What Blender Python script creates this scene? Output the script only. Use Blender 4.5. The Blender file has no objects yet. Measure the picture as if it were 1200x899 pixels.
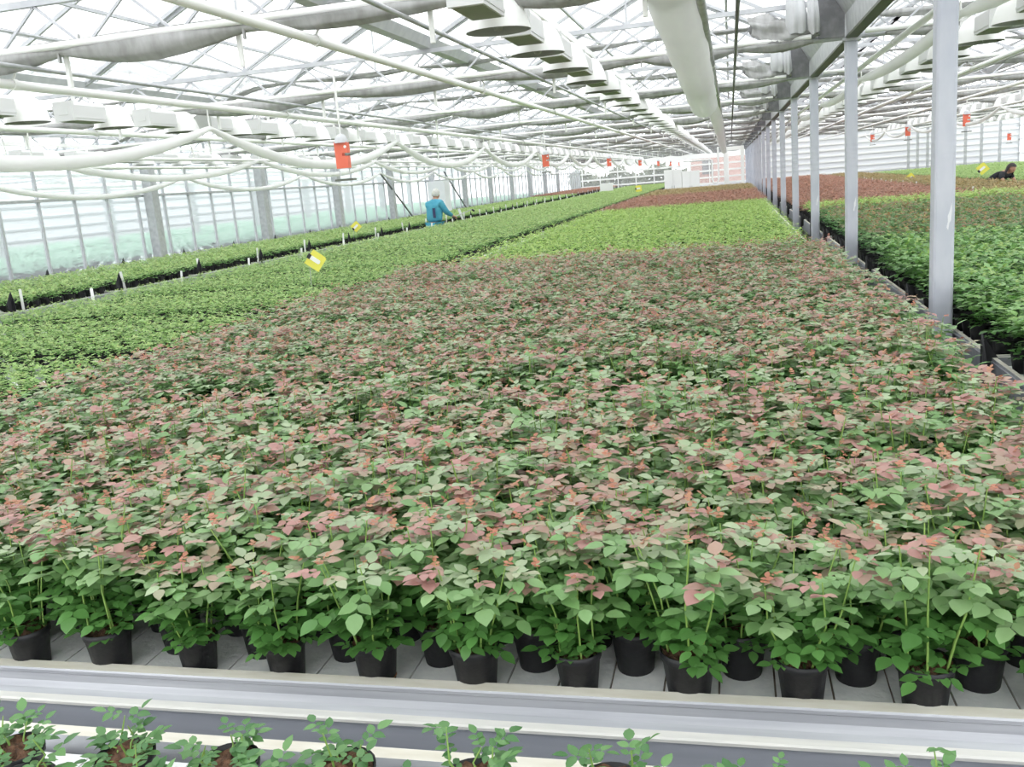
import bpy, bmesh, math, random
import numpy as np
from mathutils import Vector, Matrix

random.seed(4)
rng = np.random.default_rng(11)
C = bpy.context.scene.collection
sc = bpy.context.scene
CAMZ = 1.70                      # eye height above the floor; bench surfaces lie at 0.70
BENCH = 0.70
R = math.radians

# ------------------------------------------------------------------ camera
F = 1073.5
def cam_axes(yaw, pitch, roll):
    f = np.array([-math.sin(yaw)*math.cos(pitch), math.cos(yaw)*math.cos(pitch), -math.sin(pitch)])
    r = np.array([math.cos(yaw), math.sin(yaw), 0.0]); d = np.cross(f, r)
    c, s = math.cos(roll), math.sin(roll)
    return np.array([c*r+s*d, -s*r+c*d, f])
AX = cam_axes(R(14.0996), R(12.2731), R(4.7869))
cam = bpy.data.cameras.new('camera')
cam.sensor_width = 36.0
cam.lens = 36.0*F/1200.0
cam.clip_start = 0.05
cam.clip_end = 500
co = bpy.data.objects.new('camera', cam)
C.objects.link(co)
m = Matrix.Identity(4)
for i in range(3):
    m[i][0] = AX[0][i]; m[i][1] = -AX[1][i]; m[i][2] = -AX[2][i]
m[2][3] = CAMZ
co.matrix_world = m
sc.camera = co

def project(p):
    q = AX @ (np.asarray(p, float) - [0, 0, CAMZ])
    if q[2] < 0.05: return None
    return q[0]/q[2]*F+600, q[1]/q[2]*F+449.5
def in_view(p, pad=60):
    q = project(p)
    return q is not None and -pad < q[0] < 1200+pad and -pad < q[1] < 899+pad

# ------------------------------------------------------------------ materials
def mat(name, col, rough=0.6, metal=0.0, noise=None, bump=None, spec=0.5):
    M = bpy.data.materials.new(name); M.use_nodes = True
    nt = M.node_tree; b = nt.nodes['Principled BSDF']
    b.inputs['Base Color'].default_value = (*col, 1)
    b.inputs['Roughness'].default_value = rough
    b.inputs['Metallic'].default_value = metal
    b.inputs['Specular IOR Level'].default_value = spec
    if noise or bump:
        tc = nt.nodes.new('ShaderNodeTexCoord')
        mp = nt.nodes.new('ShaderNodeMapping')
        nt.links.new(tc.outputs['Object'], mp.inputs[0])
        nz = nt.nodes.new('ShaderNodeTexNoise')
        nt.links.new(mp.outputs[0], nz.inputs['Vector'])
        if noise:
            scale, col2, lo, hi = noise[:4]
            if len(noise) > 4: mp.inputs['Scale'].default_value = noise[4]
            nz.inputs['Scale'].default_value = scale; nz.inputs['Detail'].default_value = 6
            rp = nt.nodes.new('ShaderNodeValToRGB')
            rp.color_ramp.elements[0].position = lo; rp.color_ramp.elements[1].position = hi
            rp.color_ramp.elements[0].color = (*col, 1); rp.color_ramp.elements[1].color = (*col2, 1)
            nt.links.new(nz.outputs['Fac'], rp.inputs[0])
            nt.links.new(rp.outputs[0], b.inputs['Base Color'])
        if bump:
            n2 = nt.nodes.new('ShaderNodeTexNoise'); n2.inputs['Scale'].default_value = bump[0]; n2.inputs['Detail'].default_value = 5
            nt.links.new(mp.outputs[0], n2.inputs['Vector'])
            bp = nt.nodes.new('ShaderNodeBump'); bp.inputs['Strength'].default_value = bump[1]; bp.inputs['Distance'].default_value = 0.01
            nt.links.new(n2.outputs['Fac'], bp.inputs['Height']); nt.links.new(bp.outputs[0], b.inputs['Normal'])
    return M

def leaf_mat(name, rough=0.42, trans=0.3, spec=0.6):
    M = bpy.data.materials.new(name); M.use_nodes = True
    nt = M.node_tree; b = nt.nodes['Principled BSDF']; out = nt.nodes['Material Output']
    at = nt.nodes.new('ShaderNodeAttribute'); at.attribute_name = 'leaf_colour'
    nt.links.new(at.outputs['Color'], b.inputs['Base Color'])
    b.inputs['Roughness'].default_value = rough; b.inputs['Specular IOR Level'].default_value = spec
    tr = nt.nodes.new('ShaderNodeBsdfTranslucent'); nt.links.new(at.outputs['Color'], tr.inputs['Color'])
    mx = nt.nodes.new('ShaderNodeMixShader'); mx.inputs[0].default_value = trans
    nt.links.new(b.outputs[0], mx.inputs[1]); nt.links.new(tr.outputs[0], mx.inputs[2])
    nt.links.new(mx.outputs[0], out.inputs['Surface'])
    return M

def film_mat(name, col, tr_):
    M = mat(name, col, 0.4, noise=(5, tuple(c*0.93 for c in col), 0.35, 0.7, (2, 0.6, 2)), bump=(7, 0.35))
    nt = M.node_tree; b = nt.nodes['Principled BSDF']
    t = nt.nodes.new('ShaderNodeBsdfTranslucent'); t.inputs[0].default_value = (*col, 1)
    mx = nt.nodes.new('ShaderNodeMixShader'); mx.inputs[0].default_value = tr_
    nt.links.new(b.outputs[0], mx.inputs[1]); nt.links.new(t.outputs[0], mx.inputs[2])
    nt.links.new(mx.outputs[0], nt.nodes['Material Output'].inputs['Surface'])
    return M

def glass_mat(name, tint, haze, hazecol):
    M = bpy.data.materials.new(name); M.use_nodes = True
    nt = M.node_tree; out = nt.nodes['Material Output']; nt.nodes.remove(nt.nodes['Principled BSDF'])
    t = nt.nodes.new('ShaderNodeBsdfTransparent'); t.inputs[0].default_value = (*tint, 1)
    d = nt.nodes.new('ShaderNodeBsdfTranslucent'); d.inputs[0].default_value = (*hazecol, 1)
    df = nt.nodes.new('ShaderNodeBsdfDiffuse'); df.inputs[0].default_value = (*hazecol, 1)
    a = nt.nodes.new('ShaderNodeMixShader'); a.inputs[0].default_value = 0.35
    nt.links.new(d.outputs[0], a.inputs[1]); nt.links.new(df.outputs[0], a.inputs[2])
    mx = nt.nodes.new('ShaderNodeMixShader'); mx.inputs[0].default_value = haze
    nt.links.new(t.outputs[0], mx.inputs[1]); nt.links.new(a.outputs[0], mx.inputs[2])
    nt.links.new(mx.outputs[0], out.inputs['Surface'])
    return M

M_ROOF = glass_mat('roof_glass', (0.97, 0.98, 0.98), 0.22, (0.95, 0.96, 0.97))
M_WALLG = glass_mat('hazy_wall_glass', (0.94, 0.97, 0.97), 0.34, (0.86, 0.90, 0.92))  # white haze mixed into the glass stands for the veil of glare
M_ENDG = glass_mat('end_wall_glass', (0.95, 0.97, 0.97), 0.20, (0.92, 0.94, 0.95))
M_LEAF = leaf_mat('leaf')
M_LEAFY = leaf_mat('soft_leaf', 0.5, 0.35, 0.45)
M_STEM = mat('green_stem', (0.22, 0.36, 0.08), 0.5)
M_POT = mat('black_pot_plastic', (0.012, 0.012, 0.014), 0.5, bump=(60, 0.15))
M_SOIL = mat('peat_soil', (0.06, 0.03, 0.016), 0.95, noise=(90, (0.20, 0.10, 0.055), 0.35, 0.7), bump=(140, 0.9))
M_ALU = mat('mill_aluminium', (0.40, 0.41, 0.45), 0.45, 0.3, noise=(7, (0.62, 0.63, 0.66), 0.3, 0.75, (0.25, 6, 6)), bump=(30, 0.05))
M_LIP = mat('dirty_rail_lip', (0.68, 0.64, 0.54), 0.7, 0.0, noise=(25, (0.80, 0.77, 0.69), 0.3, 0.7, (0.4, 2, 2)))
M_ALUD = mat('blue_grey_aluminium', (0.40, 0.42, 0.48), 0.45, 0.15, noise=(5, (0.50, 0.52, 0.58), 0.3, 0.75, (0.3, 5, 5)))
M_SIDE = mat('dull_grey_side_rail', (0.25, 0.26, 0.29), 0.6, 0.1, noise=(7, (0.33, 0.34, 0.37), 0.3, 0.75, (0.3, 4, 4)))
M_RIDGE = mat('pale_worn_ridge', (0.74, 0.73, 0.70), 0.55, 0.1, noise=(20, (0.86, 0.84, 0.79), 0.3, 0.7, (0.3, 3, 3)))
M_BED = mat('bench_liner', (0.82, 0.83, 0.82), 0.8, noise=(45, (0.90, 0.90, 0.88), 0.35, 0.65), bump=(50, 0.25))
M_SEAM = mat('liner_seam', (0.25, 0.2, 0.16), 0.9)
M_COL = mat('silver_paint', (0.46, 0.48, 0.55), 0.55, 0.1, noise=(9, (0.55, 0.56, 0.62), 0.35, 0.65, (1, 1, 0.35)))
M_WORN = mat('worn_paint_patch', (0.72, 0.72, 0.75), 0.6)
M_GALV = mat('galvanised_steel', (0.42, 0.43, 0.45), 0.5, 0.3, noise=(12, (0.56, 0.57, 0.58), 0.35, 0.7))
M_GALVD = mat('dark_galvanised_steel', (0.17, 0.17, 0.18), 0.55, 0.2, noise=(10, (0.30, 0.30, 0.31), 0.4, 0.75))
M_ROOFS = mat('pale_roof_steel', (0.48, 0.49, 0.52), 0.5, 0.15, noise=(9, (0.58, 0.59, 0.61), 0.35, 0.7))
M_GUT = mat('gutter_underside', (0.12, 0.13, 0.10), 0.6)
M_WHITE = mat('white_paint', (0.88, 0.88, 0.86), 0.45)
M_LAMP = mat('lamp_grey_white', (0.68, 0.68, 0.68), 0.5)
M_FILM = film_mat('white_film', (0.92, 0.92, 0.91), 0.4)
M_DUCT = film_mat('duct_film', (0.84, 0.84, 0.83), 0.5)
M_CLOTH = mat('grey_screen_cloth', (0.31, 0.31, 0.30), 0.85, noise=(6, (0.46, 0.46, 0.46), 0.3, 0.7, (3, 1, 1)))
M_CLOTHW = mat('pale_screen_cloth', (0.60, 0.61, 0.63), 0.8, noise=(5, (0.42, 0.42, 0.42), 0.45, 0.8))
M_OPEN = mat('shaded_reflector_inside', (0.26, 0.27, 0.23), 0.5)  # dark grey-green puts the shade inside the lamp hood into the colour
M_LAMPU = mat('shaded_ballast_underside', (0.22, 0.24, 0.17), 0.6)  # shade under the lamp box painted as a darker base colour
M_LABELBLUE = mat('blue_sticker', (0.25, 0.42, 0.75), 0.5)
M_ORANGE = mat('red_orange_plastic', (0.82, 0.17, 0.10), 0.5)
M_DARK = mat('black_plastic', (0.02, 0.02, 0.024), 0.45)
M_YEL = mat('yellow_sticky_card', (0.82, 0.76, 0.11), 0.4)
M_TAG = mat('white_label_plastic', (0.90, 0.90, 0.90), 0.5)
M_FLOOR = mat('concrete', (0.34, 0.34, 0.33), 0.9, noise=(3, (0.44, 0.44, 0.43), 0.35, 0.7))
M_GROUND = mat('outdoor_ground', (0.35, 0.36, 0.33), 0.95)
M_PANEL = mat('white_wall_panel', (0.80, 0.81, 0.84), 0.6)
M_HEDGE = mat('hedge_green', (0.12, 0.15, 0.10), 0.9, noise=(2.5, (0.24, 0.26, 0.20), 0.35, 0.7))
M_BRICK = mat('pinkish_brick', (0.50, 0.30, 0.27), 0.9, noise=(6, (0.60, 0.42, 0.38), 0.35, 0.7))
M_SKIN = mat('skin', (0.55, 0.30, 0.21), 0.5)
M_GHAIR = mat('grey_hair', (0.50, 0.50, 0.46), 0.8, noise=(40, (0.66, 0.66, 0.62), 0.35, 0.7))
M_BHAIR = mat('dark_brown_hair', (0.025, 0.018, 0.016), 0.55)
M_BLUE = mat('teal_blue_workwear', (0.05, 0.30, 0.42), 0.8, noise=(8, (0.10, 0.38, 0.50), 0.35, 0.7))
M_NAVY = mat('navy_workwear', (0.05, 0.06, 0.14), 0.8)
M_BLACKC = mat('black_cloth', (0.018, 0.02, 0.026), 0.85)
M_DENIM = mat('dark_denim', (0.04, 0.05, 0.09), 0.85)

# ------------------------------------------------------------------ helpers
class MB:
    """collects shapes of one part into one mesh"""
    def __init__(s): s.v = []; s.f = []; s.mi = []; s.sm = []
    def add(s, vs, fs, mi=0, smooth=False):
        o = len(s.v); s.v += [tuple(p) for p in vs]
        for f in fs: s.f.append([i+o for i in f]); s.mi.append(mi); s.sm.append(smooth)
    def box(s, x0, x1, y0, y1, z0, z1, mi=0):
        v = [(x0,y0,z0),(x1,y0,z0),(x1,y1,z0),(x0,y1,z0),(x0,y0,z1),(x1,y0,z1),(x1,y1,z1),(x0,y1,z1)]
        s.add(v, [(3,2,1,0),(4,5,6,7),(0,1,5,4),(1,2,6,5),(2,3,7,6),(3,0,4,7)], mi)
    def tube(s, pts, r, n=8, mi=0, caps=True, smooth=True):
        pts = [Vector(p) for p in pts]; k = len(pts)
        rr = r if isinstance(r, (list, tuple)) else [r]*k
        vs = []; up = None
        for i, p in enumerate(pts):
            t = (pts[min(i+1, k-1)]-pts[max(i-1, 0)]).normalized()
            if up is None:
                up = Vector((0,0,1)) if abs(t.z) < 0.9 else Vector((1,0,0))
            a = t.cross(up).normalized(); b = a.cross(t).normalized(); up = b
            for j in range(n):
                an = 2*math.pi*j/n
                vs.append(p+(a*math.cos(an)+b*math.sin(an))*rr[i])
        fs = [(i*n+j, i*n+(j+1) % n, (i+1)*n+(j+1) % n, (i+1)*n+j) for i in range(k-1) for j in range(n)]
        s.add(vs, fs, mi, smooth)
        if caps:
            s.add(vs[:n], [tuple(range(n))[::-1]], mi); s.add(vs[-n:], [tuple(range(n))], mi)
    def bar(s, a, b, w, h, mi=0):
        a = Vector(a); b = Vector(b); t = (b-a).normalized()
        up = Vector((0,0,1)) if abs(t.z) < 0.95 else Vector((0,1,0))
        x = t.cross(up).normalized()*w/2; y = x.cross(t).normalized()*h/2
        v = [a-x-y, a+x-y, a+x+y, a-x+y, b-x-y, b+x-y, b+x+y, b-x+y]
        s.add(v, [(3,2,1,0),(4,5,6,7),(0,1,5,4),(1,2,6,5),(2,3,7,6),(3,0,4,7)], mi)
    def lathe(s, prof, n=20, mi=0, c=(0,0,0), sx=1, sy=1, close=True):
        vs = []
        for r, z in prof:
            for j in range(n):
                a = 2*math.pi*j/n; vs.append((c[0]+r*sx*math.cos(a), c[1]+r*sy*math.sin(a), c[2]+z))
        k = len(prof)
        fs = [(i*n+j, i*n+(j+1) % n, (i+1)*n+(j+1) % n, (i+1)*n+j) for i in range(k-1) for j in range(n)]
        s.add(vs, fs, mi, True)
        if close:
            s.add(vs[:n], [tuple(range(n))[::-1]], mi); s.add(vs[-n:], [tuple(range(n))], mi)
    def prism(s, poly, axis, a0, a1, mi=0):
        """poly of 2-D points extruded along axis 0/1/2"""
        def P(p, a):
            q = [p[0], p[1]]; q.insert(axis, a); return tuple(q)
        n = len(poly)
        vs = [P(p, a0) for p in poly]+[P(p, a1) for p in poly]
        fs = [tuple(range(n))[::-1], tuple(range(n, 2*n))]+[(i, (i+1) % n, n+(i+1) % n, n+i) for i in range(n)]
        s.add(vs, fs, mi)
    def mesh(s, name, mats):
        me = bpy.data.meshes.new(name); me.from_pydata(s.v, [], s.f)
        for M in (mats if isinstance(mats, (list, tuple)) else [mats]): me.materials.append(M)
        me.polygons.foreach_set('material_index', s.mi); me.polygons.foreach_set('use_smooth', s.sm)
        bm = bmesh.new(); bm.from_mesh(me); bmesh.ops.recalc_face_normals(bm, faces=bm.faces); bm.to_mesh(me); bm.free()
        me.update(); return me
    def build(s, name, mats, parent=None, loc=None):
        return link(name, s.mesh(name, mats), parent, loc)

def link(name, me, parent=None, loc=None):
    o = bpy.data.objects.new(name, me); C.objects.link(o)
    if loc: o.location = loc
    if parent: o.parent = parent
    return o
def tag(o, label, cat, group=None, kind=None):
    o['label'] = label; o['category'] = cat
    if group: o['group'] = group
    if kind: o['kind'] = kind
    return o
def empty(name, loc, rz=0.0):
    o = bpy.data.objects.new(name, None); C.objects.link(o)
    o.empty_display_size = 0.05; o.location = loc; o.rotation_euler = (0, 0, rz); return o
def struct(o): o['kind'] = 'structure'; return o
def dup(root, loc, rz=None, sc_=None):
    r = root.copy(); C.objects.link(r); r.location = loc
    if rz is not None: r.rotation_euler = (0, 0, rz)
    if sc_ is not None: r.scale = (sc_, sc_, sc_)
    for ch in list(root.children):
        c = ch.copy(); C.objects.link(c); c.parent = r
        for g in list(ch.children):
            d = g.copy(); C.objects.link(d); d.parent = c
    return r
ORD = ['first','second','third','fourth','fifth','sixth','seventh','eighth','ninth','tenth','eleventh','twelfth','thirteenth',
       'fourteenth','fifteenth','sixteenth','seventeenth','eighteenth','nineteenth','twentieth']

# ------------------------------------------------------------------ leaves
def leaf_template(lod):
    if lod == 0:
        xs = [0.0, 0.16, 0.42, 0.70, 1.0]; ws = [0.0, 0.36, 0.5, 0.37, 0.0]
        v = [(0, 0, 0)]
        for x, w in list(zip(xs, ws))[1:-1]:
            dr = -0.10*x*x
            v += [(x, -w, 0.13*w*2*0.5+dr), (x, 0, dr), (x, w, 0.13*w+dr)]
        v.append((1.0, 0, -0.12))
        f = [(0, 1, 2), (0, 2, 3)]
        for k in (0, 1):
            a = 1+3*k
            f += [(a, a+3, a+4, a+1), (a+1, a+4, a+5, a+2)]
        f += [(7, 10, 8), (8, 10, 9)]
        return np.array(v, float), f
    if lod == 1:
        v = [(0, 0, 0), (0.30, -0.46, 0.05), (0.72, -0.34, -0.01), (1, 0, -0.12), (0.72, 0.34, -0.01), (0.30, 0.46, 0.05)]
        return np.array(v, float), [(0, 1, 2, 3), (0, 3, 4, 5)]
    v = [(0, 0, 0), (0.45, -0.48, 0.03), (1, 0, -0.08), (0.45, 0.48, 0.03)]
    return np.array(v, float), [(0, 1, 2, 3)]

def unit(a): return a/np.maximum(np.linalg.norm(a, axis=-1, keepdims=True), 1e-9)

def leaves_mesh(name, P, D, N, L, W, COL, lod, M, pots=None):
    """one mesh of leaflets: base points P, directions D, normals N, lengths L, widths W, colours COL; pots = extra (verts, quads)"""
    T, faces = leaf_template(lod)
    n, k = len(P), len(T)
    D = unit(D); S = unit(np.cross(N, D)); U = np.cross(D, S)
    V = (P[:, None, :] + T[None, :, 0, None]*D[:, None, :]*L[:, None, None]
         + T[None, :, 1, None]*S[:, None, :]*W[:, None, None] + T[None, :, 2, None]*U[:, None, :]*L[:, None, None])
    V = V.reshape(-1, 3)
    sizes = np.array([len(f) for f in faces]); flat = np.concatenate([np.array(f) for f in faces])
    loops = (np.arange(n)[:, None]*k + flat[None, :]).reshape(-1)
    psz = np.tile(sizes, n); mi = np.zeros(len(psz), np.int32)
    colv = np.repeat(COL, k, axis=0)
    if pots is not None:
        pv, pq = pots
        loops = np.concatenate([loops, (pq+len(V)).reshape(-1)]); psz = np.concatenate([psz, np.full(len(pq), 4)])
        mi = np.concatenate([mi, np.ones(len(pq), np.int32)])
        V = np.concatenate([V, pv]); colv = np.concatenate([colv, np.zeros((len(pv), 3))])
    me = bpy.data.meshes.new(name)
    me.vertices.add(len(V)); me.vertices.foreach_set('co', V.astype(np.float32).reshape(-1))
    me.loops.add(len(loops)); me.loops.foreach_set('vertex_index', loops.astype(np.int32))
    me.polygons.add(len(psz)); me.polygons.foreach_set('loop_start', (np.cumsum(psz)-psz).astype(np.int32))
    me.polygons.foreach_set('material_index', mi)
    me.polygons.foreach_set('use_smooth', np.ones(len(psz), bool))
    me.materials.append(M)
    if pots is not None: me.materials.append(M_POT)
    me.update(calc_edges=True)
    a = me.attributes.new('leaf_colour', 'FLOAT_COLOR', 'POINT')
    a.data.foreach_set('color', np.concatenate([colv, np.ones((len(colv), 1))], 1).astype(np.float32).reshape(-1))
    me.validate()
    return me

def compound(base, az, el, Lf, ncls, g, droop=0.15):
    """compound rose leaves: arrays of nodes -> leaflets. returns P, D, N, L, idx"""
    n = len(base)
    h = np.stack([np.cos(az), np.sin(az), np.zeros(n)], 1)
    d = unit(h*np.cos(el)[:, None] + np.array([0, 0, 1])*np.sin(el)[:, None])
    side = np.stack([-np.sin(az), np.cos(az), np.zeros(n)], 1)
    up = np.cross(d, side); up = np.where(up[:, 2:3] < 0, -up, up)
    P = []; D = []; N = []; L = []; I = []
    spec = [(1.25, 0, 1.0), (0.85, 1, 0.88), (0.85, -1, 0.88)]
    if ncls == 5: spec += [(0.38, 1, 0.66), (0.38, -1, 0.66)]
    for t, sd, sz in spec:
        p = base + d*(Lf*t)[:, None]
        ll = Lf*sz*g.uniform(0.85, 1.15, n)
        dd = d if sd == 0 else unit(d*0.45 + side*sd*0.95)
        dd = dd + g.normal(0, 0.12, (n, 3)); dd[:, 2] -= droop
        nn = up + g.normal(0, 0.17, (n, 3)); nn[:, 2] += 0.6
        P.append(p); D.append(dd); N.append(nn); L.append(ll); I.append(np.arange(n))
    return np.concatenate(P), np.concatenate(D), np.concatenate(N), np.concatenate(L), np.concatenate(I)

def mixcol(a, b, t): return np.asarray(a)*(1-t)[:, None] + np.asarray(b)*t[:, None]

def crop_leaves(px_, py_, z0, kind, g):
    """leaflets of potted plants standing at (px_, py_) whose pot rims are at z0 (array) ; returns P,D,N,L,W,COL and stems"""
    n = len(px_)
    K = KINDS[kind]
    out = {k: [] for k in 'PDNLWC'}; stems = []; young = []
    tilt = g.normal(0, 0.5, (n, 2))
    Hp = K['h']*g.uniform(0.88, 1.12, n)
    for s in range(K['stems']):
        a0 = g.uniform(0, 2*math.pi, n) if s else g.uniform(0, 6.28, n)
        a0 = 2*math.pi*s/K['stems'] + g.normal(0, 0.5, n)
        r0 = K['r']*0.33; r1 = K['r']*g.uniform(0.35, 1.0, n)
        b = np.stack([px_+r0*np.cos(a0), py_+r0*np.sin(a0), z0], 1)
        H = Hp*g.uniform(0.82, 1.08, n)
        tip = np.stack([px_+r1*np.cos(a0), py_+r1*np.sin(a0), z0+H], 1)
        stems.append((b, tip))
        for (f0, f1, Lmul, cls, ncl, el0) in K['nodes']:
            f = g.uniform(f0, f1, n)
            node = b+(tip-b)*f[:, None]
            az = g.uniform(0, 2*math.pi, n)
            el = g.normal(el0, 0.2, n)
            Lf = K['leaf']*Lmul*g.uniform(0.8, 1.2, n)
            P, D, N, L, I = compound(node, az, el, Lf, ncl, g, 0.12 if cls < 2 else 0.02)
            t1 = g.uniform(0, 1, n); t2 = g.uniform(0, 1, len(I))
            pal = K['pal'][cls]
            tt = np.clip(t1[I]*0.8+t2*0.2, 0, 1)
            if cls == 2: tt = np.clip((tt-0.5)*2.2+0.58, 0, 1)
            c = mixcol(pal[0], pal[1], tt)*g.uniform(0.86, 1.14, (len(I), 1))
            out['P'].append(P); out['D'].append(D); out['N'].append(N); out['L'].append(L)
            out['W'].append(L*g.uniform(0.66, 0.82, len(L))*K.get('wide', 1.0)); out['C'].append(np.clip(c, 0, 1)); young.append(np.full(len(L), cls))
    r = {k: np.concatenate(v) for k, v in out.items()}
    return r, stems, np.concatenate(young)

# classes: 0 low dark leaves, 1 mid leaves, 2 top leaves, 3 shoot tips
KINDS = {
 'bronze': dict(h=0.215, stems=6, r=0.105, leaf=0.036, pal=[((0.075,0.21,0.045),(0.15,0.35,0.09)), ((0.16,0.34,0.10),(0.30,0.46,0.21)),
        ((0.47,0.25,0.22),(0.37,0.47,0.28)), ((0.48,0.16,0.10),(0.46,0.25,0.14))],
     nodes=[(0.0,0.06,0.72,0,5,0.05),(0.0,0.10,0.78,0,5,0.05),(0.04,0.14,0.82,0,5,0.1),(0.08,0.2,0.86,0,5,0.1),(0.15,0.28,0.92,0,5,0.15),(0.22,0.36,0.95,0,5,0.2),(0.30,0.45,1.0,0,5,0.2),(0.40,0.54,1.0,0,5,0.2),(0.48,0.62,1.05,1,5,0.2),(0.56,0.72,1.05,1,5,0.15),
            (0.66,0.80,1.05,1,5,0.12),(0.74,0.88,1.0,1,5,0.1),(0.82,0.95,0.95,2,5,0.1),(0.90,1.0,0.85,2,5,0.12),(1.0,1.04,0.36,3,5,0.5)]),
 'mixed': dict(h=0.22, stems=4, r=0.105, leaf=0.040, pal=[((0.05,0.16,0.04),(0.10,0.26,0.07)), ((0.12,0.28,0.08),(0.22,0.38,0.15)),
        ((0.34,0.22,0.16),(0.22,0.36,0.15)), ((0.50,0.24,0.12),(0.36,0.34,0.12))],
     nodes=[(0.3,0.6,1.0,0,5,0.2),(0.6,0.8,1.05,1,5,0.2),(0.8,0.95,1.0,1,5,0.15),(0.9,1.0,0.85,2,5,0.2),(1.0,1.05,0.5,3,3,0.4)]),
 'green': dict(h=0.09, stems=5, r=0.10, leaf=0.027, pal=[((0.12,0.29,0.065),(0.19,0.39,0.10)), ((0.26,0.45,0.13),(0.35,0.53,0.19)),
        ((0.32,0.51,0.15),(0.45,0.60,0.25)), ((0.42,0.54,0.18),(0.48,0.60,0.24))],
     nodes=[(0.1,0.35,0.9,0,5,0.2),(0.4,0.65,1.0,1,5,0.2),(0.6,0.85,1.0,1,5,0.2),(0.8,1.0,0.9,2,5,0.2),(0.95,1.04,0.6,3,3,0.4)]),
 'green_far': dict(h=0.09, stems=4, r=0.105, leaf=0.042, pal=[((0.12,0.29,0.065),(0.19,0.39,0.10)), ((0.26,0.45,0.13),(0.35,0.53,0.19)),
        ((0.32,0.51,0.15),(0.45,0.60,0.25)), ((0.42,0.54,0.18),(0.48,0.60,0.24))],
     nodes=[(0.2,0.5,1.0,0,3,0.2),(0.5,0.85,1.0,1,3,0.2),(0.8,1.0,0.9,2,3,0.2),(0.95,1.04,0.6,3,3,0.4)]),
 'deep': dict(h=0.21, stems=5, r=0.11, leaf=0.042, wide=0.9, pal=[((0.06,0.17,0.035),(0.10,0.25,0.05)), ((0.14,0.31,0.07),(0.22,0.41,0.11)),
        ((0.17,0.38,0.10),(0.27,0.47,0.16)), ((0.25,0.42,0.10),(0.33,0.47,0.13))],
     nodes=[(0.05,0.2,0.85,0,5,0.15),(0.2,0.4,1.0,0,5,0.2),(0.4,0.6,1.05,0,5,0.2),(0.55,0.75,1.05,1,5,0.2),(0.72,0.9,1.0,1,5,0.2),(0.85,1.0,0.95,2,5,0.2),(0.97,1.04,0.6,3,3,0.4)]),
 'lime': dict(h=0.135, stems=5, r=0.105, leaf=0.034, pal=[((0.14,0.32,0.06),(0.20,0.42,0.08)), ((0.28,0.50,0.11),(0.36,0.56,0.15)),
        ((0.36,0.56,0.13),(0.46,0.62,0.19)), ((0.46,0.60,0.16),(0.50,0.64,0.22))],
     nodes=[(0.3,0.6,1.0,0,5,0.2),(0.6,0.8,1.05,1,5,0.2),(0.8,1.0,1.0,2,5,0.15),(1.0,1.05,0.6,3,3,0.4)]),
 'rust': dict(h=0.14, stems=4, r=0.105, leaf=0.042, pal=[((0.16,0.09,0.05),(0.22,0.14,0.07)), ((0.34,0.18,0.13),(0.40,0.22,0.16)),
        ((0.42,0.20,0.15),(0.46,0.27,0.19)), ((0.48,0.22,0.15),(0.50,0.29,0.19))],
     nodes=[(0.4,0.65,1.05,0,5,0.2),(0.65,0.85,1.05,1,5,0.2),(0.85,1.0,1.0,2,5,0.15),(1.0,1.05,0.6,3,3,0.4)]),
 'olive': dict(h=0.14, stems=4, r=0.105, leaf=0.042, pal=[((0.16,0.15,0.06),(0.22,0.20,0.08)), ((0.30,0.27,0.11),(0.36,0.32,0.14)),
        ((0.36,0.29,0.13),(0.42,0.35,0.16)), ((0.44,0.30,0.14),(0.48,0.36,0.16))],
     nodes=[(0.4,0.65,1.05,0,5,0.2),(0.65,0.85,1.05,1,5,0.2),(0.85,1.0,1.0,2,5,0.15),(1.0,1.05,0.6,3,3,0.4)]),
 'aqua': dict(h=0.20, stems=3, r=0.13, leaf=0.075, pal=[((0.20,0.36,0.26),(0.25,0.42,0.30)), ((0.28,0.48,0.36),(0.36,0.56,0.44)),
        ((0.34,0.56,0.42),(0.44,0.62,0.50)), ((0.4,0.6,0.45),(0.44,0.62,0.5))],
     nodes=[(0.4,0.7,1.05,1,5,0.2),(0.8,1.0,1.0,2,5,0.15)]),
}
POT_R, POT_H = 0.051, 0.095
RIM = BENCH+0.012+POT_H
def stuff_pots(px_, py_, n=6):
    k = len(px_); a = np.arange(n)*2*math.pi/n
    ring = np.stack([np.cos(a), np.sin(a)], 1)
    v = np.zeros((k, 2*n, 3)); xy = np.stack([px_, py_], 1)
    v[:, :n, :2] = xy[:, None, :]+ring[None]*POT_R*0.74; v[:, n:, :2] = xy[:, None, :]+ring[None]*POT_R
    v[:, :n, 2] = BENCH+0.014; v[:, n:, 2] = RIM
    q = np.array([(j, (j+1) % n, n+(j+1) % n, n+j) for j in range(n)])
    return v.reshape(-1, 3), (np.arange(k)[:, None, None]*2*n+q[None]).reshape(-1, 4)

def grid(x0, x1, trays, dx=0.211, dy=0.095, xs=None):
    """staggered pot positions on the trays (list of (y0, y1))"""
    out = []
    for (y0, y1) in trays:
        r = 0; y = y0
        while y <= y1:
            x = (xs if xs is not None else x0)+(0.105 if r % 2 else 0)
            x -= math.floor((x-x0)/dx)*dx
            while x <= x1:
                out.append((x, y, r)); x += dx
            r += 1; y += dy
    return out

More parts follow.
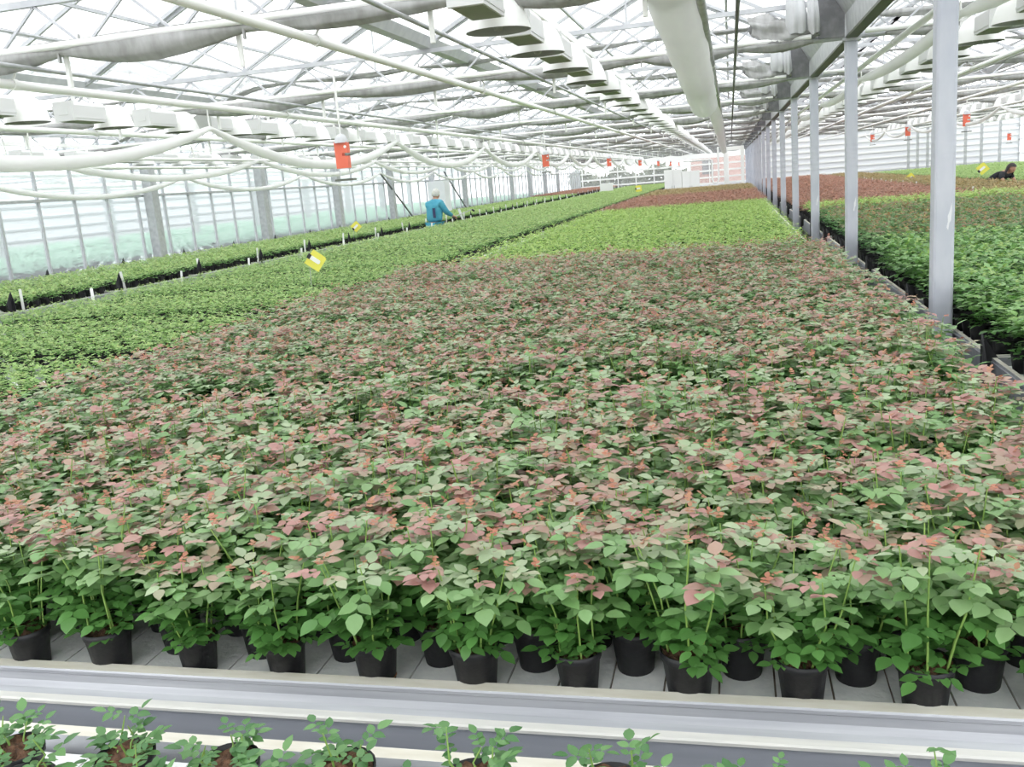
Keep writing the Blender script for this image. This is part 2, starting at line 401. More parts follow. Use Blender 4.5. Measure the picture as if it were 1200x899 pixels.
def pot_mesh():
    m = MB()
    r, h = POT_R, POT_H
    prof = [(r*0.72, 0.0), (r*0.735, 0.004), (r*0.90, h*0.80), (r*0.965, h*0.82), (r, h), (r*0.965, h), (r*0.90, h*0.84), (r*0.86, h*0.7)]
    m.lathe(prof, 22, close=False)
    m.lathe([(0.001, 0.003), (r*0.73, 0.003)], 22, close=False)
    return m.mesh('pot', M_POT)
POT = pot_mesh()
def soil_mesh():
    g = np.random.default_rng(5); m = MB(); n = 18
    vs = [(0, 0, 0.010)]; fs = []
    for ri, rr in enumerate((0.016, 0.032, POT_R*0.90)):
        for j in range(n):
            a = 2*math.pi*j/n
            vs.append((rr*math.cos(a), rr*math.sin(a), g.uniform(-0.004, 0.010)))
    fs += [(0, 1+j, 1+(j+1) % n) for j in range(n)]
    for ri in range(2):
        fs += [(1+ri*n+j, 1+(ri+1)*n+j, 1+(ri+1)*n+(j+1) % n, 1+ri*n+(j+1) % n) for j in range(n)]
    m.add([(v[0], v[1], v[2]+POT_H*0.92) for v in vs], fs, 0, True)
    return m.mesh('soil', M_SOIL)
SOIL = soil_mesh()

def stem_tube(m, b, tip, g, r=0.0019):
    b = Vector(b); tip = Vector(tip)
    md = b.lerp(tip, 0.5)+Vector((g.normal(0, 0.008), g.normal(0, 0.008), 0))
    m.tube([b-Vector((0, 0, 0.012)), b.lerp(md, 0.5)+Vector((0, 0, 0.004)), md, md.lerp(tip, 0.55), tip], [r*1.2, r*1.15, r, r*0.9, r*0.6], 5)

def plant_variant(kind, seed, lod, parts):
    """returns list of (part name, mesh) for one plant standing on its pot's base at the origin"""
    g = np.random.default_rng(seed)
    r, st, cls = crop_leaves(np.zeros(1), np.zeros(1), np.full(1, POT_H*0.9), kind, g)
    res = []
    def lm(name, sel, M=M_LEAF):
        return leaves_mesh(name, r['P'][sel], r['D'][sel], r['N'][sel], r['L'][sel], r['W'][sel], r['C'][sel], lod, M)
    if parts:
        m = MB()
        sm = []
        for b, t in st:
            q = MB(); stem_tube(q, b[0], t[0], g); sm.append(q.mesh('stem', M_STEM))
        res += [('pot', POT), ('soil', SOIL)] + [('stem', s) for s in sm]
        res += [('mature_leaves', lm('mature_leaves', cls < 2)), ('young_leaves', lm('young_leaves', cls == 2))]
        ks = np.where(cls == 3)[0]; nst = len(st)
        for q in range(nst):
            sel = np.zeros(len(cls), bool); sel[ks[q*len(ks)//nst:(q+1)*len(ks)//nst]] = True
            res.append(('shoot_tip', lm('shoot_tip', sel)))
    return res

def plant_proto(name, kind, seed, lod):
    root = empty(name, (0, 0, -50))
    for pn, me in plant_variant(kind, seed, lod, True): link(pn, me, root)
    return root
def single_plant_mesh(kind, seed, lod, M):
    g = np.random.default_rng(seed)
    r, st, cls = crop_leaves(np.zeros(1), np.zeros(1), np.full(1, POT_H*0.9), kind, g)
    pv, pq = stuff_pots(np.zeros(1), np.zeros(1), 8); pv = pv-np.array([0, 0, BENCH+0.014])
    return leaves_mesh('potted_rose', r['P'], r['D'], r['N'], r['L'], r['W'], r['C'], lod, M, (pv, pq))

def crop_stuff(name, pts, kind, lod, label, cat='crop', M=None, dz=0.0, zo=0.0, low=1.0):
    g = np.random.default_rng(len(pts)+7)
    a = np.array([(p[0], p[1]) for p in pts]); n = len(a)
    a = a+g.normal(0, 0.008, (n, 2))
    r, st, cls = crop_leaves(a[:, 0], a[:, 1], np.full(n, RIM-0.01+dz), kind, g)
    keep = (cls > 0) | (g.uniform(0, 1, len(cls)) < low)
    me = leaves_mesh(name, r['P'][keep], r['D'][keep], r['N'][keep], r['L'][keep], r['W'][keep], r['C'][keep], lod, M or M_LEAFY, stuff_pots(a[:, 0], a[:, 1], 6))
    return tag(link(name, me, None, (0, 0, zo)), label, cat, kind='stuff')

# ------------------------------------------------------------------ trays
PITCH, DEPTH = 1.82, 1.705
def rim_profile():
    # (outward, height above bench surface)
    return [(-0.032, 0.0), (-0.032, 0.040), (-0.002, 0.040), (0.0, 0.036), (0.0, 0.029), (-0.003, 0.026), (-0.001, 0.010), (0.006, -0.003), (0.018, -0.010), (0.033, -0.013), (0.037, -0.016), (0.037, -0.022), (0.030, -0.026), (0.030, -0.120), (0.012, -0.120), (-0.01, -0.01)]
def side_profile():
    return [(-0.02, 0.0), (-0.02, 0.046), (0.0, 0.046), (0.0, 0.034), (0.004, 0.030), (0.004, -0.120), (-0.012, -0.120), (-0.012, -0.01)]
def tray_meshes(w, d, apex=0.155, plain=False):
    """frame, liner, seams of a rolling container bench w x d, origin at its near left corner, z=0 at the bench surface"""
    prof = side_profile() if plain else rim_profile(); n = len(prof)
    cx, cy = [0, w, w, 0], [0, 0, d, d]
    vs = []
    for k in range(4):
        sx = -1 if k in (0, 3) else 1; sy = -1 if k in (0, 1) else 1
        vs += [(cx[k]+sx*p[0], cy[k]+sy*p[0], p[1]) for p in prof]
    m = MB()
    for k in range(4):
        k2 = (k+1) % 4
        for i in range(n):
            j = (i+1) % n
            mi = (1 if i == 1 else (2 if i in (3, 4) else 0)) if plain else 1 if i == 1 else (2 if i == 12 else (3 if i in (8, 9, 10) else 0))
            m.add([vs[k*n+i], vs[k2*n+i], vs[k2*n+j], vs[k*n+j]], [(0, 1, 2, 3)], mi)
    frame = m.mesh('frame', [M_ALU, M_LIP, M_SIDE if plain else M_ALUD, M_RIDGE])
    b = MB(); x = 0.05
    i = 0
    while x < w-0.06:
        x2 = min(x+0.105, w-0.05)
        b.box(x+0.002, x2-0.002, 0.049, d-0.049, -0.012, 0.012)
        b.box(x2-0.004, x2+0.004, 0.049, d-0.049, -0.012, 0.006, 1)
        x = x2; i += 1
    liner = b.mesh('liner', [M_BED, M_SEAM])
    c = MB()
    for fin in (0,):
        poly = [(0.0, -0.11), (0.0, apex), (0.085, apex-0.125), (0.075, apex-0.185), (0.02, apex-0.215), (0.018, -0.11)]
        c.prism([(-p[0], p[1]) for p in poly], 0, -0.004, 0.004)
        c.prism([(p[0]*(0.9 if apex < 0.2 else 0.35), p[1]) for p in poly], 1, -0.004, 0.004)
        c.bar((0, -0.012, apex-0.035), (0, -0.075, apex-0.127), 0.012, 0.008); c.bar((0, -0.012, -0.1), (0, -0.012, apex-0.025), 0.014, 0.012)
        c.bar((0, -0.03, apex-0.185), (0, -0.078, apex-0.155), 0.011, 0.008)
    corner = c.mesh('corner_guide', M_DARK)
    l = MB()
    l.bar((0.12, 0.1, -0.12), (w-0.12, 0.1, -0.12), 0.05, 0.06); l.bar((0.12, d-0.1, -0.12), (w-0.12, d-0.1, -0.12), 0.05, 0.06)
    under = l.mesh('under_rail', M_GALV)
    return frame, liner, corner, under

def tray_row(x0, x1, ys, corner, label_fn, group, d=DEPTH, zo=0.0, apex=0.155, plain=True):
    if plain: d = 1.80
    fr, ln, cn, un = tray_meshes(x1-x0, d, apex, plain)
    for i, y in enumerate(ys):
        r = empty('bench_tray', (x0, y, BENCH+zo))
        tag(r, label_fn(i, y), 'bench tray', group)
        link('frame', fr, r); link('liner', ln, r); link('under_rail', un, r)
        if corner: link('corner_guide', cn, r, (-0.042, d-0.02, 0.0))
        if corner == 2: link('corner_guide', cn, r, (x1-x0+0.042, d-0.02, 0.0))
    # rolling rails and legs carrying the row
    return ys

XM0, XM1 = -3.04, 0.875
YM = 1.545
ys_main = [YM+PITCH*i for i in range(21)]
ys_front = [1.352-DEPTH]
ys_left = [1.32+PITCH*i for i in range(34)]
XLA, XLB = -6.80, -3.36
FARZ = 0.045
ys_far = [0.995+PITCH*i for i in range(35)]
ys_r = [0.75+PITCH*i for i in range(24)]
tray_row(XM0, XM1, ys_front, False, lambda i, y: 'aluminium rimmed bench tray holding the pots of small seedlings, below the front rail', None, plain=False)
tray_row(XM0, XM1, ys_main, False, lambda i, y: ('aluminium rimmed bench tray whose long front rail crosses under the bronze roses' if i == 0 else
        'aluminium bench tray hidden under the crops of the middle bay behind the front tray'), 'bench trays of the middle bay', plain=False)
tray_row(XLA, XLB, ys_left, False, lambda i, y: 'aluminium bench tray under the wide green crop between the two dark gaps', 'bench trays of the green crop')
tray_row(-9.98, -7.50, ys_far, 2, lambda i, y: 'aluminium bench tray under the green strip along the glass side wall', 'bench trays by the glass side wall', DEPTH, FARZ, 0.27)
RZO = 0.03
tray_row(1.10, 4.10, ys_r, True, lambda i, y: 'aluminium bench tray behind the row of silver posts, its grey side facing the roses', 'bench trays behind the silver posts', zo=RZO)
tray_row(4.30, 5.62, ys_r, True, lambda i, y: 'narrow bench tray under the olive brown crop in the other bay', 'bench trays of the olive brown crop')
tray_row(6.15, 11.6, ys_r, True, lambda i, y: 'bench tray under the green crop behind the person in black', 'bench trays of the far green crop')

# rolling rails under the benches, standing on legs
def bench_support(x0, x1, y0, y1, label, zo=0.0):
    r = empty('bench_support', ((x0+x1)/2, y0, 0)); tag(r, label, 'bench support', 'steel supports below the benches')
    w = (x1-x0)/2-0.35
    for sx in (-1, 1):
        m = MB(); m.box(sx*w-0.03, sx*w+0.03, 0, y1-y0, BENCH-0.21+zo, BENCH-0.15+zo); m.build('roller_rail', M_GALV, r)
    y = 0.6
    while y < y1-y0-0.3:
        for sx in (-1, 1):
            m = MB(); m.box(sx*w-0.025, sx*w+0.025, y-0.025, y+0.025, 0, BENCH-0.21+zo); m.box(sx*w-0.06, sx*w+0.06, y-0.06, y+0.06, 0, 0.012)
            m.build('leg', M_GALV, r)
        y += 3.64
for a in ((XM0, XM1, -0.3, 39.6, 'steel legs and rails under the middle bay benches'), (XLA, XLB, 2.7, 64, 'steel legs and rails under the wide green bench row'),
          (-9.98, -7.50, 1.5, 64, 'steel legs and rails under the bench row at the glass wall', FARZ), (1.10, 4.10, 0.8, 44, 'steel legs and rails under the benches beyond the silver posts', RZO),
          (4.30, 5.62, 0.8, 44, 'steel legs and rails under the olive brown bench row'), (6.15, 11.6, 0.8, 44, 'steel legs and rails under the benches behind the person in black')):
    bench_support(*a)

# ------------------------------------------------------------------ bronze roses (middle bay, front)
tb = [(y+0.068, y+DEPTH-0.06) for y in ys_main]
main_pts = grid(XM0+0.05, 0.74, tb[0:4], xs=-0.32)
main_pts = sorted(main_pts, key=lambda p: (p[1], p[0]))
vis = [p for p in main_pts if in_view((p[0], p[1], BENCH+0.25), 40)]
vis.sort(key=lambda p: math.hypot(p[0], p[1]))
near = set((p[0], p[1]) for p in vis[:300])
protos = [plant_proto('potted_rose', 'bronze', 100+i, 0) for i in range(9)]
used = [False]*9
frontrow = {}
y0r = [sorted([p for p in main_pts if abs(p[1]-(tb[0][0]+0.095*k)) < 0.01 and in_view((p[0], p[1]-0.04, BENCH+0.05), -4)], key=lambda p: p[0]) for k in (0, 1)]
for k in (0, 1):
    for i, p in enumerate(y0r[k]): frontrow[(p[0], p[1])] = (k, i)
def place(proto_list, used_, i, loc, rz, s):
    k = i % len(proto_list)
    if not used_[k]:
        used_[k] = True; o = proto_list[k]; o.location = loc; o.rotation_euler = (0, 0, rz); o.scale = (s, s, s); return o
    return dup(proto_list[k], loc, rz, s)
for i, p in enumerate(vis[:300]):
    jx, jy = (random.gauss(0, 0.004), random.gauss(0, 0.003))
    s = random.uniform(0.93, 1.07)
    o = place(protos, used, random.randrange(9) if i > 8 else i, (p[0]+jx, p[1]+jy, BENCH+0.012), random.uniform(0, 6.28), s)
    fr = frontrow.get((p[0], p[1]))
    if fr:
        lab = ('bronze tipped potted rose in front pot row by the rail, %s from the left' if fr[0] == 0 else
               'bronze tipped potted rose in second pot row from the rail, %s from the left') % ORD[fr[1]]
        tag(o, lab, 'potted plant', 'bronze tipped roses in front')
    else:
        tag(o, 'bronze tipped potted rose inside the big front crop, behind its first two pot rows', 'potted plant', 'bronze tipped roses in front')
rest = [p for p in main_pts if (p[0], p[1]) not in near]
restn = [p for p in rest if p[1] < 5.3]; restf = [p for p in rest if p[1] >= 5.3]
crop_stuff('rose_crop', rest, 'bronze', 1, 'large mass of bronze and green rose plants filling the middle bay behind the front pots', M=M_LEAF, low=0.22)

# fallen and hanging dry leaves along the front
# ------------------------------------------------------------------ other crops of the middle bay
crop_stuff('rose_crop', grid(-2.93, 0.70, tb[4:11]), 'lime', 2, 'block of bright yellow green rose plants behind the bronze roses')
crop_stuff('rose_crop', grid(-2.93, 0.70, tb[11:16], 0.22, 0.11), 'rust', 2, 'block of rust red rose plants far down the middle bay')
crop_stuff('rose_crop', grid(-2.93, 0.70, tb[16:21], 0.22, 0.12), 'olive', 2, 'last block of olive green plants at the end of the middle bay')

def single_crop(pts, kind, lod, count, labelf, group, name, nvar=6, M=M_LEAFY, zo=0.0):
    vis_ = [p for p in pts if in_view((p[0], p[1], BENCH+0.25), 15)]
    vis_.sort(key=lambda p: math.hypot(p[0], p[1]))
    ms = [single_plant_mesh(kind, 300+i, lod, M) for i in range(nvar)]
    done = set()
    for i, p in enumerate(vis_[:count]):
        o = link(name, ms[random.randrange(nvar)], None, (p[0]+random.gauss(0, 0.005), p[1]+random.gauss(0, 0.005), BENCH+0.014+zo))
        s = random.uniform(0.92, 1.08); o.rotation_euler = (0, 0, random.uniform(0, 6.28)); o.scale = (s, s, s)
        tag(o, labelf(p), 'potted plant', group); done.add((p[0], p[1]))
    return [p for p in pts if (p[0], p[1]) not in done]

tl = [(y+0.15, y+1.80-0.15) for y in ys_left if y > 2]
lp = grid(-6.73, -3.46, tl)
lrest = single_crop(lp, 'green', 1, 300, lambda p: 'young green potted rose in the nearest part of the wide green crop', 'green roses nearest on the wide bench', 'young_green_rose')
crop_stuff('rose_crop', [p for p in lrest if p[1] < 13 and in_view((p[0], p[1], 0.95), 700)], 'green', 1, 'wide carpet of fresh green young roses between the two dark gaps')
crop_stuff('rose_crop', [p for p in lrest if p[1] >= 13], 'green_far', 2, 'distant part of the wide green crop, level with and beyond the man in blue')
tf = [(y+0.09, y+1.80-0.08) for y in ys_far]
crop_stuff('rose_crop', [p for p in grid(-9.93, -7.60, tf) if p[1] > 6 and p[1] < 47], 'green_far', 2, 'long strip of green young roses along the glass side wall', zo=FARZ)
crop_stuff('rose_crop', [p for p in grid(-9.93, -7.60, tf, 0.22, 0.11) if p[1] >= 47], 'rust', 2, 'small brownish crop at the far end of the strip by the glass wall', zo=FARZ)

tr = [(y+0.09, y+1.80-0.07) for y in ys_r if y > 2]
rp = grid(1.175, 4.02, [(0.84, 2.48)]+tr[0:3])
rrest = single_crop(rp, 'deep', 0, 300, lambda p: 'deep green leafy potted rose beyond the row of silver posts', 'deep green roses beyond the silver posts', 'leafy_dark_rose', M=M_LEAF, zo=RZO)
rrest = [p for p in rrest if in_view((p[0], p[1], BENCH+0.2), 900)]
if len(rrest) > 3: crop_stuff('rose_crop', rrest, 'deep', 1, 'rest of the deep green rose crop beyond the silver posts', M=M_LEAF, zo=RZO)
crop_stuff('rose_crop', grid(1.175, 4.02, tr[3:6]), 'mixed', 1, 'block of mixed green and bronze roses beyond the silver posts', zo=RZO)
crop_stuff('rose_crop', grid(1.175, 4.02, tr[6:7]), 'lime', 2, 'narrow bright green crop strip beyond the silver posts', dz=0.08, zo=RZO)
crop_stuff('rose_crop', grid(1.175, 4.02, tr[7:23], 0.22, 0.11), 'rust', 2, 'rust red crop far beyond the silver posts', zo=RZO)
crop_stuff('rose_crop', [p for p in grid(4.39, 5.53, tr[3:23]) if in_view((p[0], p[1], 0.95), 200)], 'olive', 2, 'olive brown crop on the narrow bench in the other bay')
crop_stuff('rose_crop', [p for p in grid(6.24, 11.5, tr[5:23], 0.22, 0.14) if in_view((p[0], p[1], 0.95), 200)], 'green_far', 2, 'green crop behind the person in black')

# ------------------------------------------------------------------ seedlings in the front tray
def seedling(name, seed):
    g = np.random.default_rng(seed)
    root = empty(name, (0, 0, -60)); link('pot', POT, root); link('soil', SOIL, root)
    P = []; D = []; N = []; L = []; COL = []
    for s in range(5):
        a = 2*math.pi*s/5+g.normal(0, 0.4)
        h = g.uniform(0.015, 0.055) if s else g.uniform(0.05, 0.10)
        b = (0.017*math.cos(a), 0.017*math.sin(a), POT_H*0.88); t = (0.035*math.cos(a), 0.035*math.sin(a), POT_H*0.88+h)
        q = MB(); stem_tube(q, b, t, g, 0.0016); q.build('stem', M_STEM, root)
        for f in (0.2, 0.5, 0.75, 1.0):
            node = np.array([b])+(np.array([t])-np.array([b]))*f
            p_, d_, n_, l_, i_ = compound(node, np.array([a+g.normal(0, 1.3)]), np.array([g.normal(0.3, 0.2)]), np.array([g.uniform(0.018, 0.030)]), 5, g, 0.05)
            P.append(p_); D.append(d_); N.append(n_); L.append(l_)
            COL.append(mixcol((0.06, 0.18, 0.05), (0.16, 0.33, 0.11), g.uniform(0, 1, len(l_))))
    P = np.concatenate(P); L = np.concatenate(L)
    link('leaves', leaves_mesh('leaves', P, np.concatenate(D), np.concatenate(N), L, L*0.62, np.concatenate(COL), 0, M_LEAF), root)
    return root
sd = [seedling('rose_seedling', 700+i) for i in range(6)]; sused = [False]*6
spots = []
yb = 1.192
for r_ in range(5):
    for k in range(-14, 6):
        spots.append((-0.835+0.211*k+(0.105 if r_ % 2 else 0)+0.0, yb-0.095*r_, r_))
cnt = {}
vis_s = [p for p in spots if in_view((p[0], p[1], BENCH+0.13), 25) or (-1.2 < p[0] < 0.78 and p[2] < 4)]
vis_s.sort(key=lambda p: (p[2], p[0]))
for i, p in enumerate(vis_s):
    o = place(sd, sused, i, (p[0]+random.gauss(0, 0.006), p[1]+random.gauss(0, 0.004), BENCH+0.012), random.uniform(0, 6.28), random.uniform(0.95, 1.08))
    cnt[p[2]] = cnt.get(p[2], 0)+1
    tag(o, 'small green seedling, %s from the left in %s' % (ORD[cnt[p[2]]-1], ['the front tray pot row nearest the rail', 'the second front tray row from the rail', 'the third front tray row from the rail', 'the fourth front tray row', 'the fifth front tray row'][p[2]]),
        'seedling', 'seedlings in the front tray')
for k in range(6):
    if not sused[k]:
        for c in list(sd[k].children): bpy.data.objects.remove(c)
        bpy.data.objects.remove(sd[k])

# ------------------------------------------------------------------ dry leaves on the bench
def dry_leaf(loc, rz, label, tilt=0.2):
    g = np.random.default_rng(int(abs(loc[0])*1000))
    me = leaves_mesh('dry_leaf', np.zeros((1, 3)), np.array([[1.0, 0, tilt]]), np.array([[0, 0.3, 1.0]]), np.array([0.032]), np.array([0.024]), np.array([[0.50, 0.22, 0.10]]), 0, M_LEAF)
    o = link('dry_leaf', me, None, loc); o.rotation_euler = (0.3, 0, rz); tag(o, label, 'leaf', 'dry fallen leaves by the front pots')
for i, (x, y, z) in enumerate([(-1.03, 1.58, 0.72), (-0.72, 1.60, 0.72), (-0.40, 1.565, 0.72), (-0.13, 1.57, 0.72), (0.22, 1.59, 0.72)]):
    dry_leaf((x, y, z), 1.3*i, 'dry brown leaf lying between the front pots, %s from the left' % ORD[i])

# ------------------------------------------------------------------ structure: levels relative to the eye
def Z(z): return CAMZ+z
XC = 1.03                         # silver post line
SPAN = 3.78
Y_END, Y_BEG = 66.0, -3.5
YR_END = 46.0
BAY = 3.65
GIRD = [5.05+BAY*i for i in range(-1, 17)]

m = MB(); m.box(-10.5, 12.6, Y_BEG, Y_END, -0.1, 0.0); struct(m.build('floor', M_FLOOR))
m = MB(); m.box(-60, 60, -40, 160, -0.35, -0.15); struct(m.build('ground', M_GROUND))

# silver posts
col_proto = None
for i in range(17):
    y = 5.05+BAY*i
    r = empty('support_post', (XC, y, 0))
    tag(r, 'silver painted square post between the benches, %s from the front' % ORD[i] if i < 8 else 'silver painted square post at the far end of the post row', 'post', 'silver posts between the two bays')
    if i == 0:
        m = MB(); h = 0.05; c = 0.014
        m.prism([(-h+c, -h), (h-c, -h), (h-c*0.3, -h+c*0.3), (h, -h+c), (h, h-c), (h-c*0.3, h-c*0.3), (h-c, h), (-h+c, h), (-h+c*0.3, h-c*0.3), (-h, h-c), (-h, -h+c), (-h+c*0.3, -h+c*0.3)], 2, 0, Z(0.975))
        col_me = m.mesh('shaft', M_COL)
        m = MB(); m.box(-0.09, 0.09, -0.09, 0.09, 0, 0.012)
        for sx in (-1, 1):
            for sy in (-1, 1): m.lathe([(0.01, 0), (0.01, 0.025)], 6, c=(sx*0.07, sy*0.07, 0.01))
        base_me = m.mesh('base_plate', M_GALV)
        m = MB(); m.box(-0.075, 0.075, -0.075, 0.075, Z(0.945), Z(0.967)); head_me = m.mesh('head_plate', M_GALV)
    link('shaft', col_me, r); link('base_plate', base_me, r); link('head_plate', head_me, r)
    if i < 3:
        m = MB(); zz = [1.28, 1.2, 1.1][i]
        poly = [(0.0, 0.0), (0.010, -0.02), (0.016, 0.03), (0.026, 0.05), (0.030, 0.11), (0.028, 0.17), (0.018, 0.12), (0.006, 0.08), (0.007, 0.04)]
        m.prism([(p[0]*0.8+0.010, p[1]*0.7+zz+0.03) for p in poly], 1, -0.0515, -0.0500); m.build('bare_patch', M_WORN, r)

# main gutter beam over the posts
m = MB()
y0, y1 = Y_BEG, Y_END-1
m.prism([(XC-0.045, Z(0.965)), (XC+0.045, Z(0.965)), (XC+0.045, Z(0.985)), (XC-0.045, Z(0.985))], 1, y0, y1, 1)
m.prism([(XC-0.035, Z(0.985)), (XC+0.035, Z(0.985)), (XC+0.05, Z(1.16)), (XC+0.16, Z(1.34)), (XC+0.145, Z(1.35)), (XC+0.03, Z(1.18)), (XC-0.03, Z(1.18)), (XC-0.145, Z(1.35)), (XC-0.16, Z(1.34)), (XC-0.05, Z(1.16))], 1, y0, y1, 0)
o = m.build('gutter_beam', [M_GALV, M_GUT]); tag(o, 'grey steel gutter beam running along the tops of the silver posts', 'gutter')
# valley gutters
valleys = [XC-SPAN*k for k in (1, 2)]+[XC+SPAN*k for k in (1, 2)]
names = ['between lamp rows over the middle benches', 'over the wide green crop', 'over the benches beyond the silver posts', 'over the far green crop in the other bay']
for x, nm in zip(valleys, names):
    m = MB(); ye = Y_END if x < XC else YR_END
    m.prism([(x-0.05, Z(1.30)), (x+0.05, Z(1.30)), (x+0.10, Z(1.38)), (x+0.09, Z(1.39)), (x+0.04, Z(1.315)), (x-0.04, Z(1.315)), (x-0.09, Z(1.39)), (x-0.10, Z(1.38))], 1, Y_BEG, ye)
    o = m.build('valley_gutter', M_ROOFS); tag(o, 'light grey roof valley gutter '+nm, 'gutter', 'roof valley gutters')

# roof: glass, bars, ridge
RZ0, RZ1 = Z(1.405), Z(2.30)
def roof(name, xa, xb, za, zb, ye, first=False):
    p = MB(); p.add([(xa, Y_BEG, za), (xb, Y_BEG, zb), (xb, ye, zb), (xa, ye, za)], [(0, 1, 2, 3)])
    o = struct(p.build(name, M_ROOF))
    b = MB(); y = Y_BEG
    dx, dz = xb-xa, zb-za; L = math.hypot(dx, dz); nx, nz = -dz/L*0.02, dx/L*0.02
    if nz > 0: nx, nz = -nx, -nz
    while y <= ye+0.01:
        b.bar((xa+nx, y, za+nz), (xb+nx, y, zb+nz), 0.028, 0.035); y += 1.216
    for f in (0.5,):
        b.bar((xa+dx*f+nx*2, Y_BEG, za+dz*f+nz*2), (xa+dx*f+nx*2, ye, za+dz*f+nz*2), 0.03, 0.03)
    b.bar((xb, Y_BEG, zb-0.02), (xb, ye, zb-0.02), 0.06, 0.05)
    b.build('glazing_bars', M_ROOFS, o)
k = 0
for s in range(3):
    xr = XC-SPAN*s; xl = xr-SPAN; xm = (xr+xl)/2
    roof('ceiling', xl+0.115, xm, RZ0, RZ1, Y_END); roof('ceiling', xr-0.115, xm, RZ0, RZ1, Y_END)
for s in range(3):
    xl = XC+SPAN*s; xr = xl+SPAN; xm = (xr+xl)/2
    roof('ceiling', xl+0.115, xm, RZ0, RZ1, YR_END); roof('ceiling', xr-0.115, xm, RZ0, RZ1, YR_END)

# ------------------------------------------------------------------ girders with screens
def girder_mesh(xa, xb):
    m = MB()
    m.tube([(xa, 0, Z(0.985)), (xb, 0, Z(0.985))], 0.026, 8)
    m.bar((xa, 0, Z(1.28)), (xb, 0, Z(1.28)), 0.04, 0.04)
    n = int(round((xb-xa)/0.63)); st = (xb-xa)/n
    for i in range(n):
        a = xa+i*st; b = a+st/2; c = a+st
        m.bar((a, 0, Z(1.26)), (b, 0, Z(1.0)), 0.016, 0.016); m.bar((b, 0, Z(1.0)), (c, 0, Z(1.26)), 0.016, 0.016)
    # rafters of the three spans stand on the girder
    return m.mesh('lattice_beam', M_ROOFS)
def rafter_mesh(xa, xb):
    m = MB(); n = 3; w = (xb-xa)/3
    for i in range(3):
        l = xa+i*w; r = l+w; c = (l+r)/2
        m.bar((l, 0, Z(1.33)), (c, 0, Z(2.24)), 0.035, 0.05); m.bar((r, 0, Z(1.33)), (c, 0, Z(2.24)), 0.035, 0.05)
        m.bar((c, 0, Z(1.30)), (c, 0, Z(2.22)), 0.02, 0.02)
        m.bar((c, 0, Z(1.30)), ((l+c)/2, 0, Z(1.78)), 0.018, 0.018); m.bar((c, 0, Z(1.30)), ((r+c)/2, 0, Z(1.78)), 0.018, 0.018)
    return m.mesh('rafters', M_ROOFS)
def screen_mesh(xa, xb, seed, drop=0.10, wid=0.13, dip=0.0):
    """folded cloth bundle hanging below a tube in scallops"""
    g = np.random.default_rng(seed); m = MB()
    n = int((xb-xa)/0.11); nodes = np.arange(0, n+1)
    per = g.uniform(0.9, 1.5)
    vs = []; K = 10
    hook = np.cumsum(g.uniform(0.7, 1.7, 40)); hook = hook[hook < (xb-xa)]
    dm = g.uniform(0.45, 1.25, 50)
    for i in nodes:
        t = i/n*(xb-xa)
        j = np.searchsorted(hook, t); h0 = hook[j-1] if j > 0 else 0; h1 = hook[j] if j < len(hook) else xb-xa
        u = (t-h0)/max(h1-h0, 1e-3); sag = math.sin(math.pi*min(max(u, 0), 1))
        D = drop*(0.28+0.72*sag*dm[j]); W = wid*(0.45+0.55*sag)
        zz = -dip*max(0, 1-t/1.1)**1.5
        for q in range(K):
            a = math.pi*q/(K-1)
            fold = 0.012*math.sin(q*2.4+i*0.5)*sag
            vs.append((xa+t, -math.cos(a)*W+fold, zz-math.sin(a)**0.8*D+fold*0.6))
    fs = [(i*K+q, (i+1)*K+q, (i+1)*K+q+1, i*K+q+1) for i in range(n) for q in range(K-1)]
    fs += [(i*K+K-1, (i+1)*K+K-1, (i+1)*K, i*K) for i in range(n)]
    m.add(vs, fs, 0, True)
    # cloth clips
    for h in hook:
        m.bar((xa+h, -wid*0.3, 0.03), (xa+h, -wid*0.3, -drop*0.7), 0.012, 0.02)
    return m.mesh('cloth', M_CLOTH)
